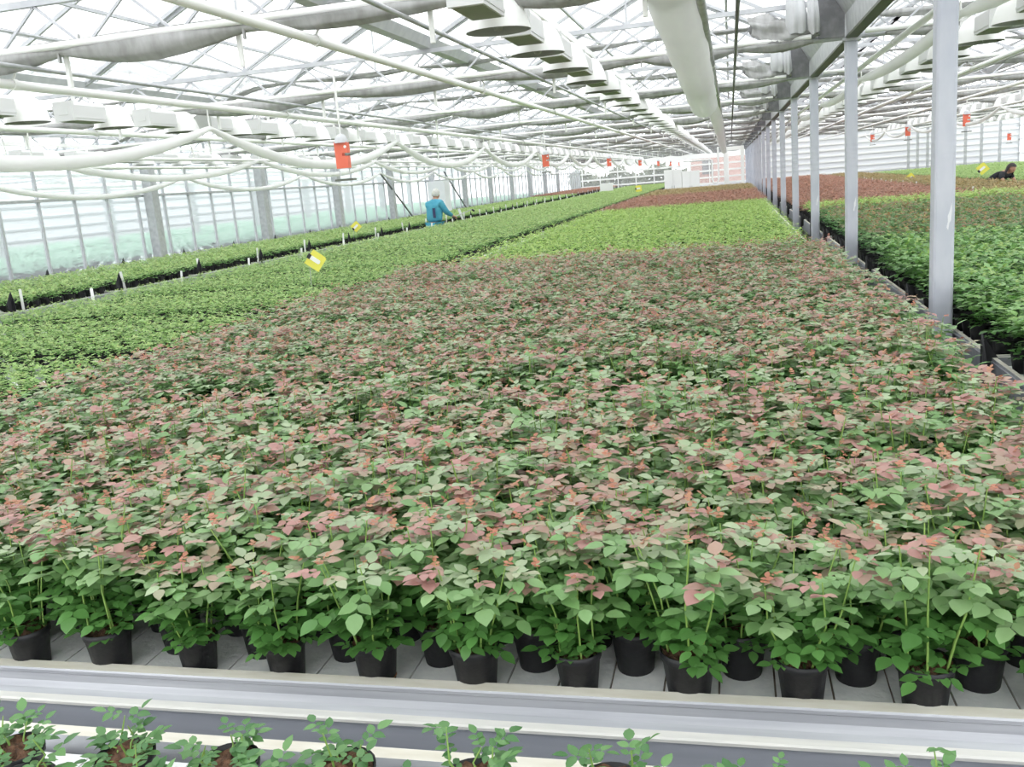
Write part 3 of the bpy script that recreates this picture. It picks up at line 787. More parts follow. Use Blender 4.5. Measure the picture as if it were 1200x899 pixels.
def drape_mesh(seed):
    """gathered end of a screen: cloth tongues hanging over the tube beside the gutter and a crumpled roll below"""
    g = np.random.default_rng(seed); m = MB()
    def tongue(xc, w, zt, zb, y, lean, mi):
        nu, nv = 10, 10; vs = []; ph = g.uniform(0, 6)
        for v in range(nv+1):
            t = v/nv
            for u in range(nu+1):
                q = 2*u/nu-1
                ww = w*(0.72+0.28*t)*(1-0.12*t**6)
                x = xc+q*ww/2+lean*t
                zz = zt+(zb-zt)*t+0.035*q*q*t+0.008*math.sin(q*5+ph)*t
                yy = y-0.05*(1-q*q)*(0.4+0.6*t)-0.012*math.sin(q*7+ph+t*2)-0.03*math.sin(math.pi*t)
                vs.append((x, yy, Z(zz)))
        fs = [(v*(nu+1)+u, v*(nu+1)+u+1, (v+1)*(nu+1)+u+1, (v+1)*(nu+1)+u) for v in range(nv) for u in range(nu)]
        m.add(vs, fs, mi, True)
    tongue(0.56+g.uniform(-.03, .03), 0.20, 1.36, 1.06+g.uniform(-.03, .03), -0.08, 0.02, 0)
    tongue(0.70, 0.11, 1.38, 1.02+g.uniform(-.02, .03), -0.10, 0.02, 0)
    # crumpled roll: a star-folded tube drooping towards the gutter
    n, K = 16, 22; vs = []
    for i in range(n+1):
        t = i/n; x = 0.20+0.56*t; zc_ = 1.16-0.10*t-0.05*math.sin(math.pi*t); r0 = 0.03+0.055*math.sin(math.pi*min(1, t*0.9+0.1))
        for k in range(K):
            an = 2*math.pi*k/K
            r = r0*(1+0.32*math.sin(an*5+i*0.55+seed)+0.16*math.sin(an*3-i*0.9))
            vs.append((x+0.02*math.sin(an*2+i), -0.02+r*math.cos(an)*0.9, Z(zc_+r*math.sin(an)*1.25)))
    fs = [(i*K+k, i*K+(k+1) % K, (i+1)*K+(k+1) % K, (i+1)*K+k) for i in range(n) for k in range(K)]
    m.add(vs, fs, 1, True)
    return m.mesh('hanging_end', [M_CLOTHW, M_CLOTH])
XL, XR2 = -10.25, 12.3
mw = MB(); mw.tube([(0, 0, 0), (0, 0, 0.50)], 0.004, 5); wire_me = mw.mesh('wire', M_ROOFS)
gm, rm = girder_mesh(XL, XC-0.05), rafter_mesh(XC-3*SPAN, XC)
gm2, rm2 = girder_mesh(XC+0.05, XR2), rafter_mesh(XC, XC+3*SPAN)
m = MB(); m.box(0.765, 0.975, -0.05, -0.035, Z(0.985), Z(1.33)); m.box(0.765, 0.78, -0.05, 0.05, Z(0.985), Z(1.33)); plate_me = m.mesh('end_plate', M_GALVD)
sm_low = [screen_mesh(XL, 0.72, 40+i, 0.105, 0.085) for i in range(4)]
sm_up = [screen_mesh(-6.2, 0.72, 60+i, 0.06, 0.05, 0.32) for i in range(3)]
sm_up2 = [screen_mesh(XL, -6.6, 65+i, 0.06, 0.05, 0.32) for i in range(2)]
sm_r = [screen_mesh(1.3, XR2, 80+i, 0.09, 0.075) for i in range(3)]
sm_ur = [screen_mesh(1.3, XR2, 85+i, 0.07, 0.06) for i in range(2)]
dr = [drape_mesh(90+i) for i in range(4)]
mt = MB(); mt.tube([(XL, 0, 0), (0.70, 0, 0)], 0.021, 8); tube_me = mt.mesh('carrier_tube', M_WHITE)
mt = MB(); mt.tube([(XC+0.1, 0, 0), (XR2, 0, 0)], 0.021, 8); tube_me2 = mt.mesh('carrier_tube', M_WHITE)
mt = MB(); mt.box(-0.012, 0.012, -0.012, 0.012, Z(0.78), Z(0.98)); mt.box(-0.03, 0.03, -0.015, 0.015, Z(0.96), Z(1.0)); hang_me = mt.mesh('hanger_bracket', M_WHITE)
def pos(i): return '%s girder from the front' % ORD[i] if i < 6 else None
for i, y in enumerate(GIRD):
    r = empty('roof_girder', (0, y, 0))
    nm = ORD[i]
    tag(r, ('grey lattice roof girder across the left bays, %s from the front' % nm) if i < 7 else 'grey lattice roof girder far down the left bays', 'roof girder', 'roof girders of the left bays')
    link('lattice_beam', gm, r); link('rafters', rm, r); link('end_plate', plate_me, r); [link('hanger_bracket', hang_me, r, (-9.6+1.15*q, 0, 0)) for q in range(9)]
    s = empty('shade_screen', (0, y-0.06, Z(0.985)))
    tag(s, ('grey folded shade screen bundled under the roof girder, %s from the front' % nm) if i < 7 else 'grey folded shade screen under a distant roof girder', 'shade screen', 'lower grey shade screens')
    link('cloth', sm_low[i % 4], s); link('carrier_tube', tube_me, s, (0, -0.05, 0.02))
    e = link('hanging_end', dr[i % 4], s, (0, 0.02, -Z(0.985))); e['label'] = 'pale crumpled cloth end beside the gutter'
    s = empty('shade_screen', (0, y+1.35, Z(1.33)))
    tag(s, ('upper grey shade screen sagging between girders, %s from the front' % nm) if i < 7 else 'upper grey shade screen far down the left bays', 'shade screen', 'upper grey shade screens')
    link('cloth', sm_up[i % 3], s); link('second_cloth', sm_up2[i % 2], s)
    for k in range(3):
        for x in (XC-SPAN*k-1.0, XC-SPAN*(k+1)+1.0): link('wire', wire_me, s, (x, 0, 0))
    if i < 12 and y > 3:
        r = empty('roof_girder', (0, y, 0))
        tag(r, ('grey lattice roof girder beyond the silver posts, %s from the front' % nm) if i < 7 else 'grey lattice roof girder far down the other bay', 'roof girder', 'roof girders of the other bay')
        link('lattice_beam', gm2, r); link('rafters', rm2, r)
        s = empty('shade_screen', (0, y-0.06, Z(0.985)))
        tag(s, ('pale folded shade screen beyond the silver posts, %s from the front' % nm) if i < 7 else 'pale folded shade screen far down the other bay', 'shade screen', 'shade screens of the other bay')
        link('cloth', sm_r[i % 3], s); link('carrier_tube', tube_me2, s, (0, -0.05, 0.02))
        s = empty('shade_screen', (0, y+1.35, Z(1.33)))
        tag(s, ('upper grey shade screen between girders beyond the silver posts, %s from the front' % nm) if i < 7 else 'upper grey shade screen far down the other bay', 'shade screen', 'upper shade screens of the other bay')
        link('cloth', sm_ur[i % 2], s)
        for q in range(3):
            for x in (XC+SPAN*q+1.0, XC+SPAN*(q+1)-1.0): link('wire', wire_me, s, (x, 0, 0))

# ------------------------------------------------------------------ pipes along the houses
def pipe(name, x, z, r, ya, yb, M, label, group, clamps=0.0, cat='pipe'):
    root = empty(name, (x, ya, Z(z))); tag(root, label, cat, group)
    m = MB(); m.tube([(0, 0, 0), (0, yb-ya, 0)], r, 10); m.build('pipe', M, root)
    if clamps:
        y = GIRD[0]
        while y < yb-0.5:
            if y > ya+0.1:
                c = MB(); c.lathe([(r*1.25, -0.02), (r*1.25, 0.02)], 10)
                c.v = [(v[0], v[2]+y-ya, v[1]) for v in c.v]
                c.tube([(0, y-ya, r), (0.02, y-ya, r+0.03), (0.0, y-ya, clamps)], 0.008, 6)
                c.build('hanger', M_WHITE, root)
            y += BAY
    return root
pipe('heating_pipe', -2.23, 0.87, 0.026, -3, 60, M_WHITE, 'thick white pipe sloping from top left towards the far wall, nearest the lamp row', 'white heating pipes', 0.09)
pipe('heating_pipe', -4.25, 0.84, 0.027, -3, 60, M_WHITE, 'long white pipe above the white swagged hose at left', 'white heating pipes', 0.12)
pipe('heating_pipe', -6.43, 0.87, 0.027, -3, 60, M_WHITE, 'white pipe below the left row of lamps, over the dark gap', 'white heating pipes', 0.09)
pipe('heating_pipe', -7.6, 0.72, 0.022, -3, 60, M_WHITE, 'white pipe seen just under the left lamps, lower of two', 'white heating pipes', 0.2)
pipe('heating_pipe', -9.4, 0.75, 0.025, -3, 60, M_WHITE, 'white pipe running close to the glass side wall', 'white heating pipes', 0.2)
pipe('screen_rod', -1.64, 0.90, 0.014, -3, 60, M_GALV, 'thin grey drive rod left of the lamp row', 'thin grey drive rods', 0, 'rod')
pipe('screen_rod', -4.02, 0.90, 0.014, -3, 60, M_GALV, 'thin grey drive rod above the long white pipe at left', 'thin grey drive rods', 0, 'rod')
pipe('screen_rod', -5.45, 1.48, 0.012, -3, 60, M_GALV, 'thin grey rod high under the glass at top left', 'thin grey drive rods', 0, 'rod')
pipe('screen_rod', 0.07, 0.90, 0.013, -3, 40, M_GALVD, 'thin dark grey rod between the duct and the gutter', 'thin grey drive rods', 0, 'rod')
pipe('heating_pipe', -0.128, 0.88, 0.026, -3, 40, M_GALV, 'grey steel pipe with white clamps beside the plastic duct', 'grey pipes', 0.05)
pipe('heating_pipe', 1.38, 0.90, 0.027, -3, 44, M_WHITE, 'thick white pipe just beyond the gutter beam', 'white pipes of the other bay', 0.06)
pipe('heating_pipe', 2.82, 0.88, 0.027, -3, 44, M_WHITE, 'white pipe beyond the lamps of the other bay', 'white pipes of the other bay', 0.09)
pipe('heating_pipe', 4.0, 0.80, 0.025, -3, 44, M_WHITE, 'white pipe over the olive brown crop', 'white pipes of the other bay', 0.17)
pipe('heating_pipe', 5.6, 0.76, 0.025, -3, 44, M_WHITE, 'white pipe over the aisle of the person in black', 'white pipes of the other bay', 0.2)
pipe('heating_pipe', 7.4, 0.82, 0.025, -3, 44, M_WHITE, 'white pipe over the far green crop in the other bay', 'white pipes of the other bay', 0.14)
for xx, zz, nm in ((2.4, 1.22, 'nearest the posts'), (4.6, 1.2, 'over the olive brown crop'), (7.0, 1.22, 'over the far green crop')):
    pipe('screen_rod', xx, zz, 0.014, -3, 44, M_GALV, 'thin grey rod high in the other bay, the one '+nm, 'thin grey drive rods', 0, 'rod')
pipe('screen_rod', 3.0, 0.90, 0.013, -3, 44, M_GALV, 'thin grey rod beyond the first lamp row of the other bay', 'thin grey drive rods', 0, 'rod')

# lamp rows
def grow_light():
    r = empty('grow_light', (0, 0, -70))
    m = MB(); w, h = 0.085, 0.075
    m.prism([(-w, -h), (w, -h), (w, h*0.6), (w*0.8, h), (-w*0.8, h), (-w, h*0.6)], 1, 0, 0.40)
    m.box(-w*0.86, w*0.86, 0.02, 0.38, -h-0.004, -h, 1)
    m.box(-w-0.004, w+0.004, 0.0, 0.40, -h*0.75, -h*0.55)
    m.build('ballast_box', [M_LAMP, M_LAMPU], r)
    m = MB(); m.box(-w*1.05, w*1.05, -0.03, 0.0, -h*1.05, h*1.02); m.box(-w*0.5, w*0.5, -0.034, -0.03, -h*0.4, h*0.3); m.build('end_cap', [M_LAMP, M_LABELBLUE], r)
    m = MB(); m.lathe([(0.035, 0.02), (0.04, -0.02), (0.04, -0.05), (0.03, -0.05)], 12, c=(0, 0.40, 0.0)); m.bar((0, 0.38, 0), (0, 0.52, 0.01), 0.05, 0.05); m.build('lamp_socket', M_WHITE, r)
    m = MB(); c = (0, 0.60, -0.075)
    prof = [(0.175, -0.035), (0.168, 0.0), (0.15, 0.06), (0.115, 0.125), (0.07, 0.155), (0.0005, 0.16)]
    m.lathe(prof, 24, c=c, sx=1.0, sy=0.9, close=False)
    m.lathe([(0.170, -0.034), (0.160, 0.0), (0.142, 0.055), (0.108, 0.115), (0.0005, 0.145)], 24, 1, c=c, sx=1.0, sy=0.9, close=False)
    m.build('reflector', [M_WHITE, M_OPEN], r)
    m = MB(); m.lathe([(0.001, -0.09), (0.022, -0.085), (0.028, -0.06), (0.022, -0.02), (0.015, 0.06)], 12, c=(0, 0.60, -0.02)); m.build('bulb', M_OPEN, r)
    m = MB(); m.bar((0, 0.12, 0.07), (0, 0.12, 0.13), 0.03, 0.012); m.bar((0, 0.34, 0.07), (0, 0.34, 0.13), 0.03, 0.012); m.build('hanger', M_WHITE, r)
    return r
GL = grow_light(); gl_used = False
def lamp_row(x, z, ya, yb, step, lab_near, lab_far, group, n_named, sticker=False, railcol=M_WHITE):
    global gl_used
    rail = MB(); rail.box(x-0.02, x+0.02, ya-1.2, yb, Z(z)+0.13, Z(z)+0.175)
    o = rail.build('lamp_rail', railcol); tag(o, 'white carrying rail above '+group, 'rail', 'lamp carrying rails')
    y = ya; i = 0
    while y < yb-0.7:
        loc = (x, y, Z(z))
        if not gl_used: o = GL; o.location = loc; gl_used = True
        else: o = dup(GL, loc)
        tag(o, (lab_near % ORD[i]) if i < n_named else lab_far, 'grow light', group)
        y += step; i += 1
lamp_row(-1.17, 0.90, 4.40, 58, 1.05, 'white grow light in the row over the bronze roses, %s from the front', 'white grow light at the distant end of the row over the bronze roses', 'the lamp row over the bronze roses', 10)
lamp_row(-5.25, 0.87, 4.66, 58, 1.05, 'white grow light in the row over the wide green crop, %s from the front', 'white grow light far along the row over the wide green crop', 'the lamp row over the wide green crop', 12)
lamp_row(-9.0, 0.87, 6.3, 58, 1.05, 'white grow light in the row nearest the glass side wall, %s from the front', 'white grow light far along the row by the glass wall', 'the lamp row by the glass wall', 4)
lamp_row(1.86, 0.86, 6.3, 43, 1.05, 'white grow light in the first row beyond the posts, %s from the front', 'white grow light far along the first row beyond the posts', 'the lamp row beyond the silver posts', 8)
lamp_row(5.9, 0.90, 12, 43, 1.05, 'white grow light in the second row of the other bay, %s from the front', 'white grow light far along the second row of the other bay', 'the second lamp row of the other bay', 6)
lamp_row(9.6, 0.90, 17, 43, 1.05, 'white grow light in the outermost row of the other bay, %s from the front', 'white grow light far along the outermost row of the other bay', 'the outermost lamp row of the other bay', 4)

# swagged white film hoses
def swag(x, zpin, sag, ypins, r, label, ztop):
    root = empty('air_hose', (x, ypins[0], Z(zpin))); tag(root, label, 'hose', 'white swagged hoses')
    m = MB(); pts = []; rr = []
    for a, b in zip(ypins[:-1], ypins[1:]):
        for k in range(13):
            if k == 12 and b != ypins[-1]: continue
            t = k/12; u = 2*t-1
            pts.append((0, a+(b-a)*t-ypins[0], -sag*(1-abs(u)**2.0)))
            rr.append(r*(0.45+0.55*min(1, 7*min(t, 1-t))))
    m.tube(pts, rr, 10); m.build('film_hose', M_FILM, root)
    for y in ypins:
        c = MB(); c.tube([(0, y-ypins[0], r*0.3), (0, y-ypins[0], ztop-zpin)], 0.007, 5); c.build('hanger', M_WHITE, root)
swag(-4.25, 0.66, 0.30, [2.68+4.55*i for i in range(-1, 12)], 0.047, 'white plastic hose hung in wide swags below the long white pipe', 0.84)
swag(-6.6, 0.62, 0.22, [3.35+4.55*i for i in range(-1, 12)], 0.04, 'white plastic hose in swags over the first dark gap', 0.86)
swag(-8.9, 0.55, 0.25, [5.0+4.55*i for i in range(-1, 11)], 0.04, 'white plastic hose in swags by the glass side wall', 0.74)
swag(1.42, 0.80, 0.06, [2.0+4.55*i for i in range(-1, 9)], 0.048, 'white plastic hose in swags just beyond the gutter beam', 0.88)
swag(5.0, 0.66, 0.22, [6.0+4.55*i for i in range(-1, 8)], 0.04, 'white plastic hose in swags over the olive brown crop', 0.78)

# big translucent plastic duct
root = empty('air_duct', (-0.28, 0.5, Z(1.0))); tag(root, 'big pale plastic air duct sagging from the roof beside the grey pipe', 'duct')
m = MB(); path = [(-0.02, 0.5, 1.02), (0, 2.5, 1.0), (0, 4.0, 0.99), (0, 5.6, 0.93), (0.01, 7.4, 0.83), (0.02, 9.2, 0.73), (0.02, 10.6, 0.68), (0.02, 11.2, 0.70)]
pts = []
for i in range(len(path)-1):
    for k in range(5):
        t = k/5; a, b = path[i], path[i+1]; pts.append((a[0]+(b[0]-a[0])*t, a[1]+(b[1]-a[1])*t-0.5, a[2]+(b[2]-a[2])*t-1.0))
pts.append((0.02, 10.75, -0.29))
rr = [0.145+0.006*math.sin(i*1.7) for i in range(len(pts))]; rr[-1] = 0.05; rr[-2] = 0.11
m.tube(pts, rr, 18); m.build('film_tube', M_DUCT, root)
for y in (3.0, 5.05, 8.7):
    c = MB(); c.tube([(0.0, y-0.5, 0.1), (0.06, y-0.5, 0.2), (0.145, y-0.5, 0.02)], 0.006, 5); c.build('hanger', M_WHITE, root)
root = empty('air_duct', (-0.22, 11.0, Z(1.0))); tag(root, 'narrower pale duct continuing beyond the end of the big duct', 'duct')
m = MB(); pts = [(0.0, 0, 0.0), (0, 2, -0.06), (-0.0, 5, -0.12), (0, 9, -0.16), (0, 14, -0.2), (0, 20, -0.3), (0, 27, -0.42)]
m.tube(pts, [0.05, 0.10, 0.11, 0.11, 0.11, 0.11, 0.11], 14); m.build('film_tube', M_DUCT, root)
c = MB(); c.tube([(0, 1.35, 0.03), (0.085, 1.35, 0.0), (0.085, 1.35, -0.03)], 0.006, 5); c.build('hanger', M_WHITE, root)

# ------------------------------------------------------------------ orange hanging units
def orange_unit():
    r = empty('hanging_vaporizer', (0, 0, -80))
    m = MB(); m.box(-0.008, 0.008, -0.008, 0.008, 0.30, 0.75); m.tube([(0, 0, 0.18), (0, 0, 0.30)], 0.006, 6); m.build('hanger_rod', M_WHITE, r)
    m = MB(); m.lathe([(0.062, 0.10), (0.055, 0.14), (0.03, 0.17), (0.005, 0.18)], 16, close=False); m.build('cap', M_CLOTHW, r)
    m = MB(); w, h = 0.058, 0.115
    m.prism([(-w, -h), (w*0.92, -h), (w*0.96, -0.012), (w*0.1, -0.012), (w*0.1, 0.014), (w, 0.014), (w, h*0.9), (w*0.8, h), (-w*1.05, h*0.96)], 1, -0.03, 0.03)
    m.build('orange_housing', M_ORANGE, r)
    m = MB(); m.lathe([(0.013, -0.032), (0.013, 0.032)], 10); m.v = [(v[0]+0.04, v[2], v[1]+0.065) for v in m.v]; m.build('white_button', M_WHITE, r)
    for sx in (-1, 1):
        m = MB(); m.tube([(sx*0.045, 0, -0.113), (sx*0.05, 0, -0.205)], 0.003, 5); m.build('hanging_wire', M_GALV, r)
    m = MB(); m.prism([(-0.09, -0.222), (0.09, -0.222), (0.085, -0.205), (-0.085, -0.205)], 1, -0.035, 0.035); m.build('drip_tray', M_GUT, r)
    return r
OU = orange_unit(); first = True
for i in range(7):
    loc = (-3.28, 7.7+9.3*i, Z(0.365)); o = OU if first else dup(OU, loc); o.location = loc; first = False
    tag(o, ('red orange hanging unit with drip bar, %s from the front in the left row' % ORD[i]) if i < 5 else 'tiny red orange hanging unit at the end of the left row', 'hanging unit', 'orange hanging units at left')
for i in range(5):
    o = dup(OU, (5.0, 22.3+6.9*i-(0.4 if i == 3 else 0), Z(0.54)), None, 1.15)
    if i == 4: o.location = (10.5, 40, Z(0.2))
    tag(o, ('red orange hanging unit over the other bay, %s from the front' % ORD[i]) if i < 4 else 'small red orange hanging unit low before the white end panels', 'hanging unit', 'orange hanging units of the other bay')

# ------------------------------------------------------------------ yellow sticky cards
def sticky(loc, size, rot, label, rz):
    r = empty('sticky_trap', loc, rz); tag(r, label, 'sticky trap', 'yellow sticky traps')
    s = size/2; m = MB(); ca, sa = math.cos(rot), math.sin(rot)
    top = loc[2]
    def Q(u, v): return (u*ca-v*sa, u*sa+v*ca)
    k = s*0.08
    poly = [Q(-s, -s), Q(s, -s), Q(s, s-k*2), Q(s-k*3, s), Q(-s+k, s)]
    m.prism(poly, 1, -0.0015, 0.0015); m.build('yellow_card', M_YEL, r)
    m = MB(); poly = [Q(-s*1.02, -s*0.22), Q(s*0.5, -s*0.22), Q(s*0.62, 0), Q(s*0.5, s*0.28), Q(-s*1.02, s*0.28)]
    m.prism(poly, 1, -0.006, 0.006); m.build('white_clip', M_TAG, r)
    m = MB(); poly = [Q(-s*1.12, -s*0.26), Q(-s*0.70, -s*0.26), Q(-s*0.70, s*0.32), Q(-s*1.12, s*0.32)]
    m.prism(poly, 1, -0.009, 0.009); m.build('black_clip', M_DARK, r)
    m = MB(); a = Q(-s*0.9, 0.0); m.tube([(a[0], 0.004, a[1]), (a[0]-0.02, 0.004, -(top-RIM)+0.0)], 0.003, 5); m.build('stick', M_GALV, r)
sticky((-4.02, 8.45, Z(-0.585)), 0.165, R(-38), 'large yellow sticky card with white clip tilted over the wide green crop', R(12))
sticky((-7.52, 17.9, Z(-0.60)), 0.17, R(40), 'yellow sticky card on the strip by the glass wall, left of the man', R(14))
sticky((-3.9, 41.0, Z(-0.66)), 0.26, R(5), 'small distant yellow card by the white labels of the middle gap', R(5))
sticky((5.05, 29.0, Z(-0.79)), 0.24, R(40), 'yellow card standing over the olive brown crop', R(-10))
sticky((6.40, 26.7, Z(-0.62)), 0.24, R(40), 'yellow card on the green crop left of the person in black', R(-10))

# ------------------------------------------------------------------ white plant labels
tm = MB(); tm.prism([(-0.017, -0.10), (-0.006, -0.14), (0.006, -0.14), (0.017, -0.10), (0.017, 0.115), (0.012, 0.12), (-0.012, 0.12), (-0.017, 0.115)], 1, -0.0015, 0.0015)
TAGM = tm.mesh('plant_label', M_TAG)
def labels(x, ys, z, lab, group, tilt=0.0, s=1.0, named=0, labn=''):
    for i, y in enumerate(ys):
        o = link('plant_label', TAGM, None, (x, y, z)); o.rotation_euler = (random.uniform(-0.1, 0.1), random.gauss(tilt, 0.06), random.uniform(-0.3, 0.3)); o.scale = (s, 1, s)
        tag(o, (labn % ORD[i] if '%s' in labn else labn) if i < named else lab, 'plant label', group)
zc = BENCH+0.205
labels(-6.75, [8.6+1.70*i for i in range(32)], BENCH+0.15, 'white plant label far along the near side of the first dark gap', 'labels on the near side of the first gap', 0.05, 1.0, 6, 'white plant label on the near side of the first dark gap, %s from the front')
labels(-7.57, [8.5+1.76*i for i in range(32)], BENCH+FARZ+0.15, 'white plant label far along the far side of the first dark gap', 'labels on the far side of the first gap', 0.0, 1.0, 6, 'white plant label on the far side of the first dark gap, %s from the front')
labels(-3.0, [12.3]+[22.3+1.82*i for i in range(10)], BENCH+0.14, 'white plant label beside the rust red block along the middle gap', 'labels along the middle gap', 0.0, 0.8, 1, 'white plant label at the near end of the middle gap, by the lime green block')
labels(4.38, [15.3+1.82*i for i in range(14)], BENCH+0.14, 'white plant label on the edge of the olive brown crop', 'labels on the olive brown crop edge', 0.0, 0.9)
labels(4.03, [15.8+3.64*i for i in range(7)], BENCH+0.17, 'white plant label on the crop edge facing the olive brown bench', 'labels facing the olive brown bench', 0.0, 0.9)
o = link('plant_label', TAGM, None, (-6.70, 22.9, BENCH+0.26)); o.rotation_euler = (0.1, -0.28, 0); o.scale = (1.8, 1, 1.9)
tag(o, 'large leaning white label board right of the man in blue', 'plant label')

# white signs and cabinets at the far end
m = MB(); m.box(-0.35, 0.35, -0.02, 0.02, -0.12, 0.33); m.box(-0.2, -0.17, -0.02, 0.02, -0.35, -0.1); m.box(0.17, 0.2, -0.02, 0.02, -0.35, -0.1)
o = m.build('notice_board', M_TAG, None, (-6.45, 50.0, Z(-0.72))); tag(o, 'small white board standing above the distant green crop', 'board')
def cabinet(x, y, w, d, h, label):
    r = empty('cabinet', (x, y, 0)); tag(r, label, 'cabinet', 'white cabinets at the far end')
    m = MB(); m.box(0, w, 0, d, 0.08, h); m.box(0.04, w-0.04, 0.04, d, 0, 0.08); m.build('body', M_WHITE, r)
    for k in (0, 1):
        q = MB(); q.box(k*w/2+0.008, (k+1)*w/2-0.008, -0.02, -0.002, 0.1, h-0.02); dd = q.build('door', M_WHITE, r)
        q = MB(); xx = w/2+(0.05 if k else -0.05); q.box(xx-0.01, xx+0.01, -0.045, -0.02, h*0.5, h*0.5+0.14); q.build('handle', M_GALV, dd)
cabinet(-2.98, 44.0, 0.80, 0.5, Z(0.02), 'taller white cabinet at the far end of the middle gap')
cabinet(-2.17, 44.0, 0.78, 0.5, Z(-0.10), 'lower white cabinet to the right of the taller one')

# ------------------------------------------------------------------ walls
def glass_wall_left():
    x = -10.32
    p = MB(); p.add([(x, Y_BEG, 0), (x, Y_END, 0), (x, Y_END, Z(1.36)), (x, Y_BEG, Z(1.36))], [(0, 1, 2, 3)])
    w = struct(p.build('wall_left', M_WALLG))
    b = MB(); y = Y_BEG+0.2
    while y < Y_END: b.box(x-0.02, x+0.035, y-0.016, y+0.016, 0, Z(1.33)); y += 0.82
    b.build('mullions', M_ROOFS, w)
    b = MB()
    for z in (0.33, 0.83, 1.32): b.box(x-0.03, x+0.05, Y_BEG, Y_END, Z(z)-0.022, Z(z)+0.022)
    b.build('rails', M_GALV, w)
    b = MB(); b.box(x-0.06, x+0.06, Y_BEG, Y_END, 0, 0.35); b.build('plinth', M_PANEL, w)
glass_wall_left()
m = MB(); m.box(-0.085, 0.085, -0.10, 0.10, 0, Z(1.33)); post_me = m.mesh('shaft', M_GALV)
m = MB(); m.box(-0.14, 0.14, -0.14, 0.14, 0, 0.015); pbase = m.mesh('base_plate', M_GALV)
for i in range(13):
    y = 14.95+4.1*i-8.2
    r = empty('wall_post', (-10.15, y, 0)); link('shaft', post_me, r); link('base_plate', pbase, r)
    tag(r, ('broad grey steel post against the glass side wall, %s of the row' % ORD[i]) if i < 9 else 'grey steel post at the distant end of the glass side wall', 'post', 'posts of the glass side wall')
for (y, lab) in ((27.2, 'nearer'), (33.6, 'farther')):
    m = MB(); m.tube([(-10.09, y-0.9, Z(0.62)), (-10.09, y+1.6, Z(-0.78))], 0.03, 6); o = m.build('wall_brace', M_GALVD); tag(o, 'slanting dark brace before the glass side wall, the %s of two' % lab, 'brace')
# switch cabinet at the glass wall behind the man
m = MB(); m.box(-0.3, 0.3, -0.35, 0.35, 0, 2.0); m.box(0.3, 0.31, -0.3, 0.3, 0.1, 1.95); o = m.build('switch_cabinet', M_PANEL, None, (-9.9, 31.3, 0)); tag(o, 'pale upright cabinet by the glass wall, behind the man in blue', 'cabinet')

# end wall of the left bays
def end_wall():
    y = Y_END
    p = MB(); p.add([(-10.3, y, 0), (XC, y, 0), (XC, y, Z(1.37)), (-10.3, y, Z(1.37))], [(0, 1, 2, 3)]); w = struct(p.build('wall_back', M_ENDG))
    b = MB()
    for z in (-1.1, -0.7, -0.25, 0.2): b.box(-10.3, XC, y-0.06, y+0.04, Z(z)-0.055, Z(z)+0.055)
    b.build('rails', M_WHITE, w)
    b = MB(); x = -10.2
    while x < XC: b.box(x-0.03, x+0.03, y-0.07, y+0.04, 0, Z(0.6)); x += 1.26
    b.build('mullions', M_WHITE, w)
    b = MB(); b.box(-10.3, XC, y-0.12, y-0.07, Z(0.60), Z(1.37)); b.build('white_band', M_WHITE, w)
    b = MB(); b.box(-10.3, XC, y-0.06, y+0.04, 0, 0.55); b.build('plinth', M_PANEL, w)
    # gable glass
    g = MB()
    for s in range(3):
        xr = XC-SPAN*s; xl = xr-SPAN; g.add([(xl, y, Z(1.37)), (xr, y, Z(1.37)), ((xl+xr)/2, y, RZ1)], [(0, 1, 2)])
    g.build('gables', M_ROOF, w)
end_wall()
def end_wall_right():
    y = YR_END; x1 = XC+3*SPAN+0.1
    p = MB(); p.box(XC, x1, y, y+0.06, 0, Z(1.37)); w = struct(p.build('wall_back_right', M_PANEL))
    b = MB()
    for k in range(9): b.box(XC, x1, y-0.05, y, Z(-1.0+0.26*k)-0.03, Z(-1.0+0.26*k)+0.03)
    b.build('rails', M_WHITE, w)
    g = MB()
    for s in range(3):
        xl = XC+SPAN*s; xr = xl+SPAN; g.add([(xl, y, Z(1.37)), (xr, y, Z(1.37)), ((xl+xr)/2, y, RZ1)], [(0, 1, 2)])
    g.build('gables', M_ROOF, w)
    p = MB(); p.add([(x1, Y_BEG, 0), (x1, y, 0), (x1, y, Z(1.36)), (x1, Y_BEG, Z(1.36))], [(0, 1, 2, 3)]); w2 = struct(p.build('wall_right', M_WALLG))
    b = MB(); yy = Y_BEG+0.3
    while yy < y: b.box(x1-0.03, x1+0.02, yy-0.016, yy+0.016, 0, Z(1.33)); yy += 0.91
    for z in (-0.5, 0.1, 0.7): b.box(x1-0.035, x1+0.02, Y_BEG, y, Z(z)-0.02, Z(z)+0.02)
    b.build('mullions', M_GALV, w2)
    # partition of the left bays beyond the end of the right ones
    p = MB(); p.box(XC+0.12, XC+0.16, y, Y_END, 0, Z(0.95)); struct(p.build('wall_partition', M_PANEL))
end_wall_right()
for i, x in enumerate((7.68, 8.06, 8.47, 10.0, 10.64, 11.37)):
    m = MB(); m.box(-0.05, 0.05, -0.05, 0.05, 0, Z(0.98)); m.box(-0.08, 0.08, -0.08, 0.08, 0, 0.015); o = m.build('support_post', M_GALV, None, (x, 44.7, 0))
    tag(o, 'slim grey post before the white end panels, %s from the left' % ORD[i], 'post', 'slim posts before the end panels')
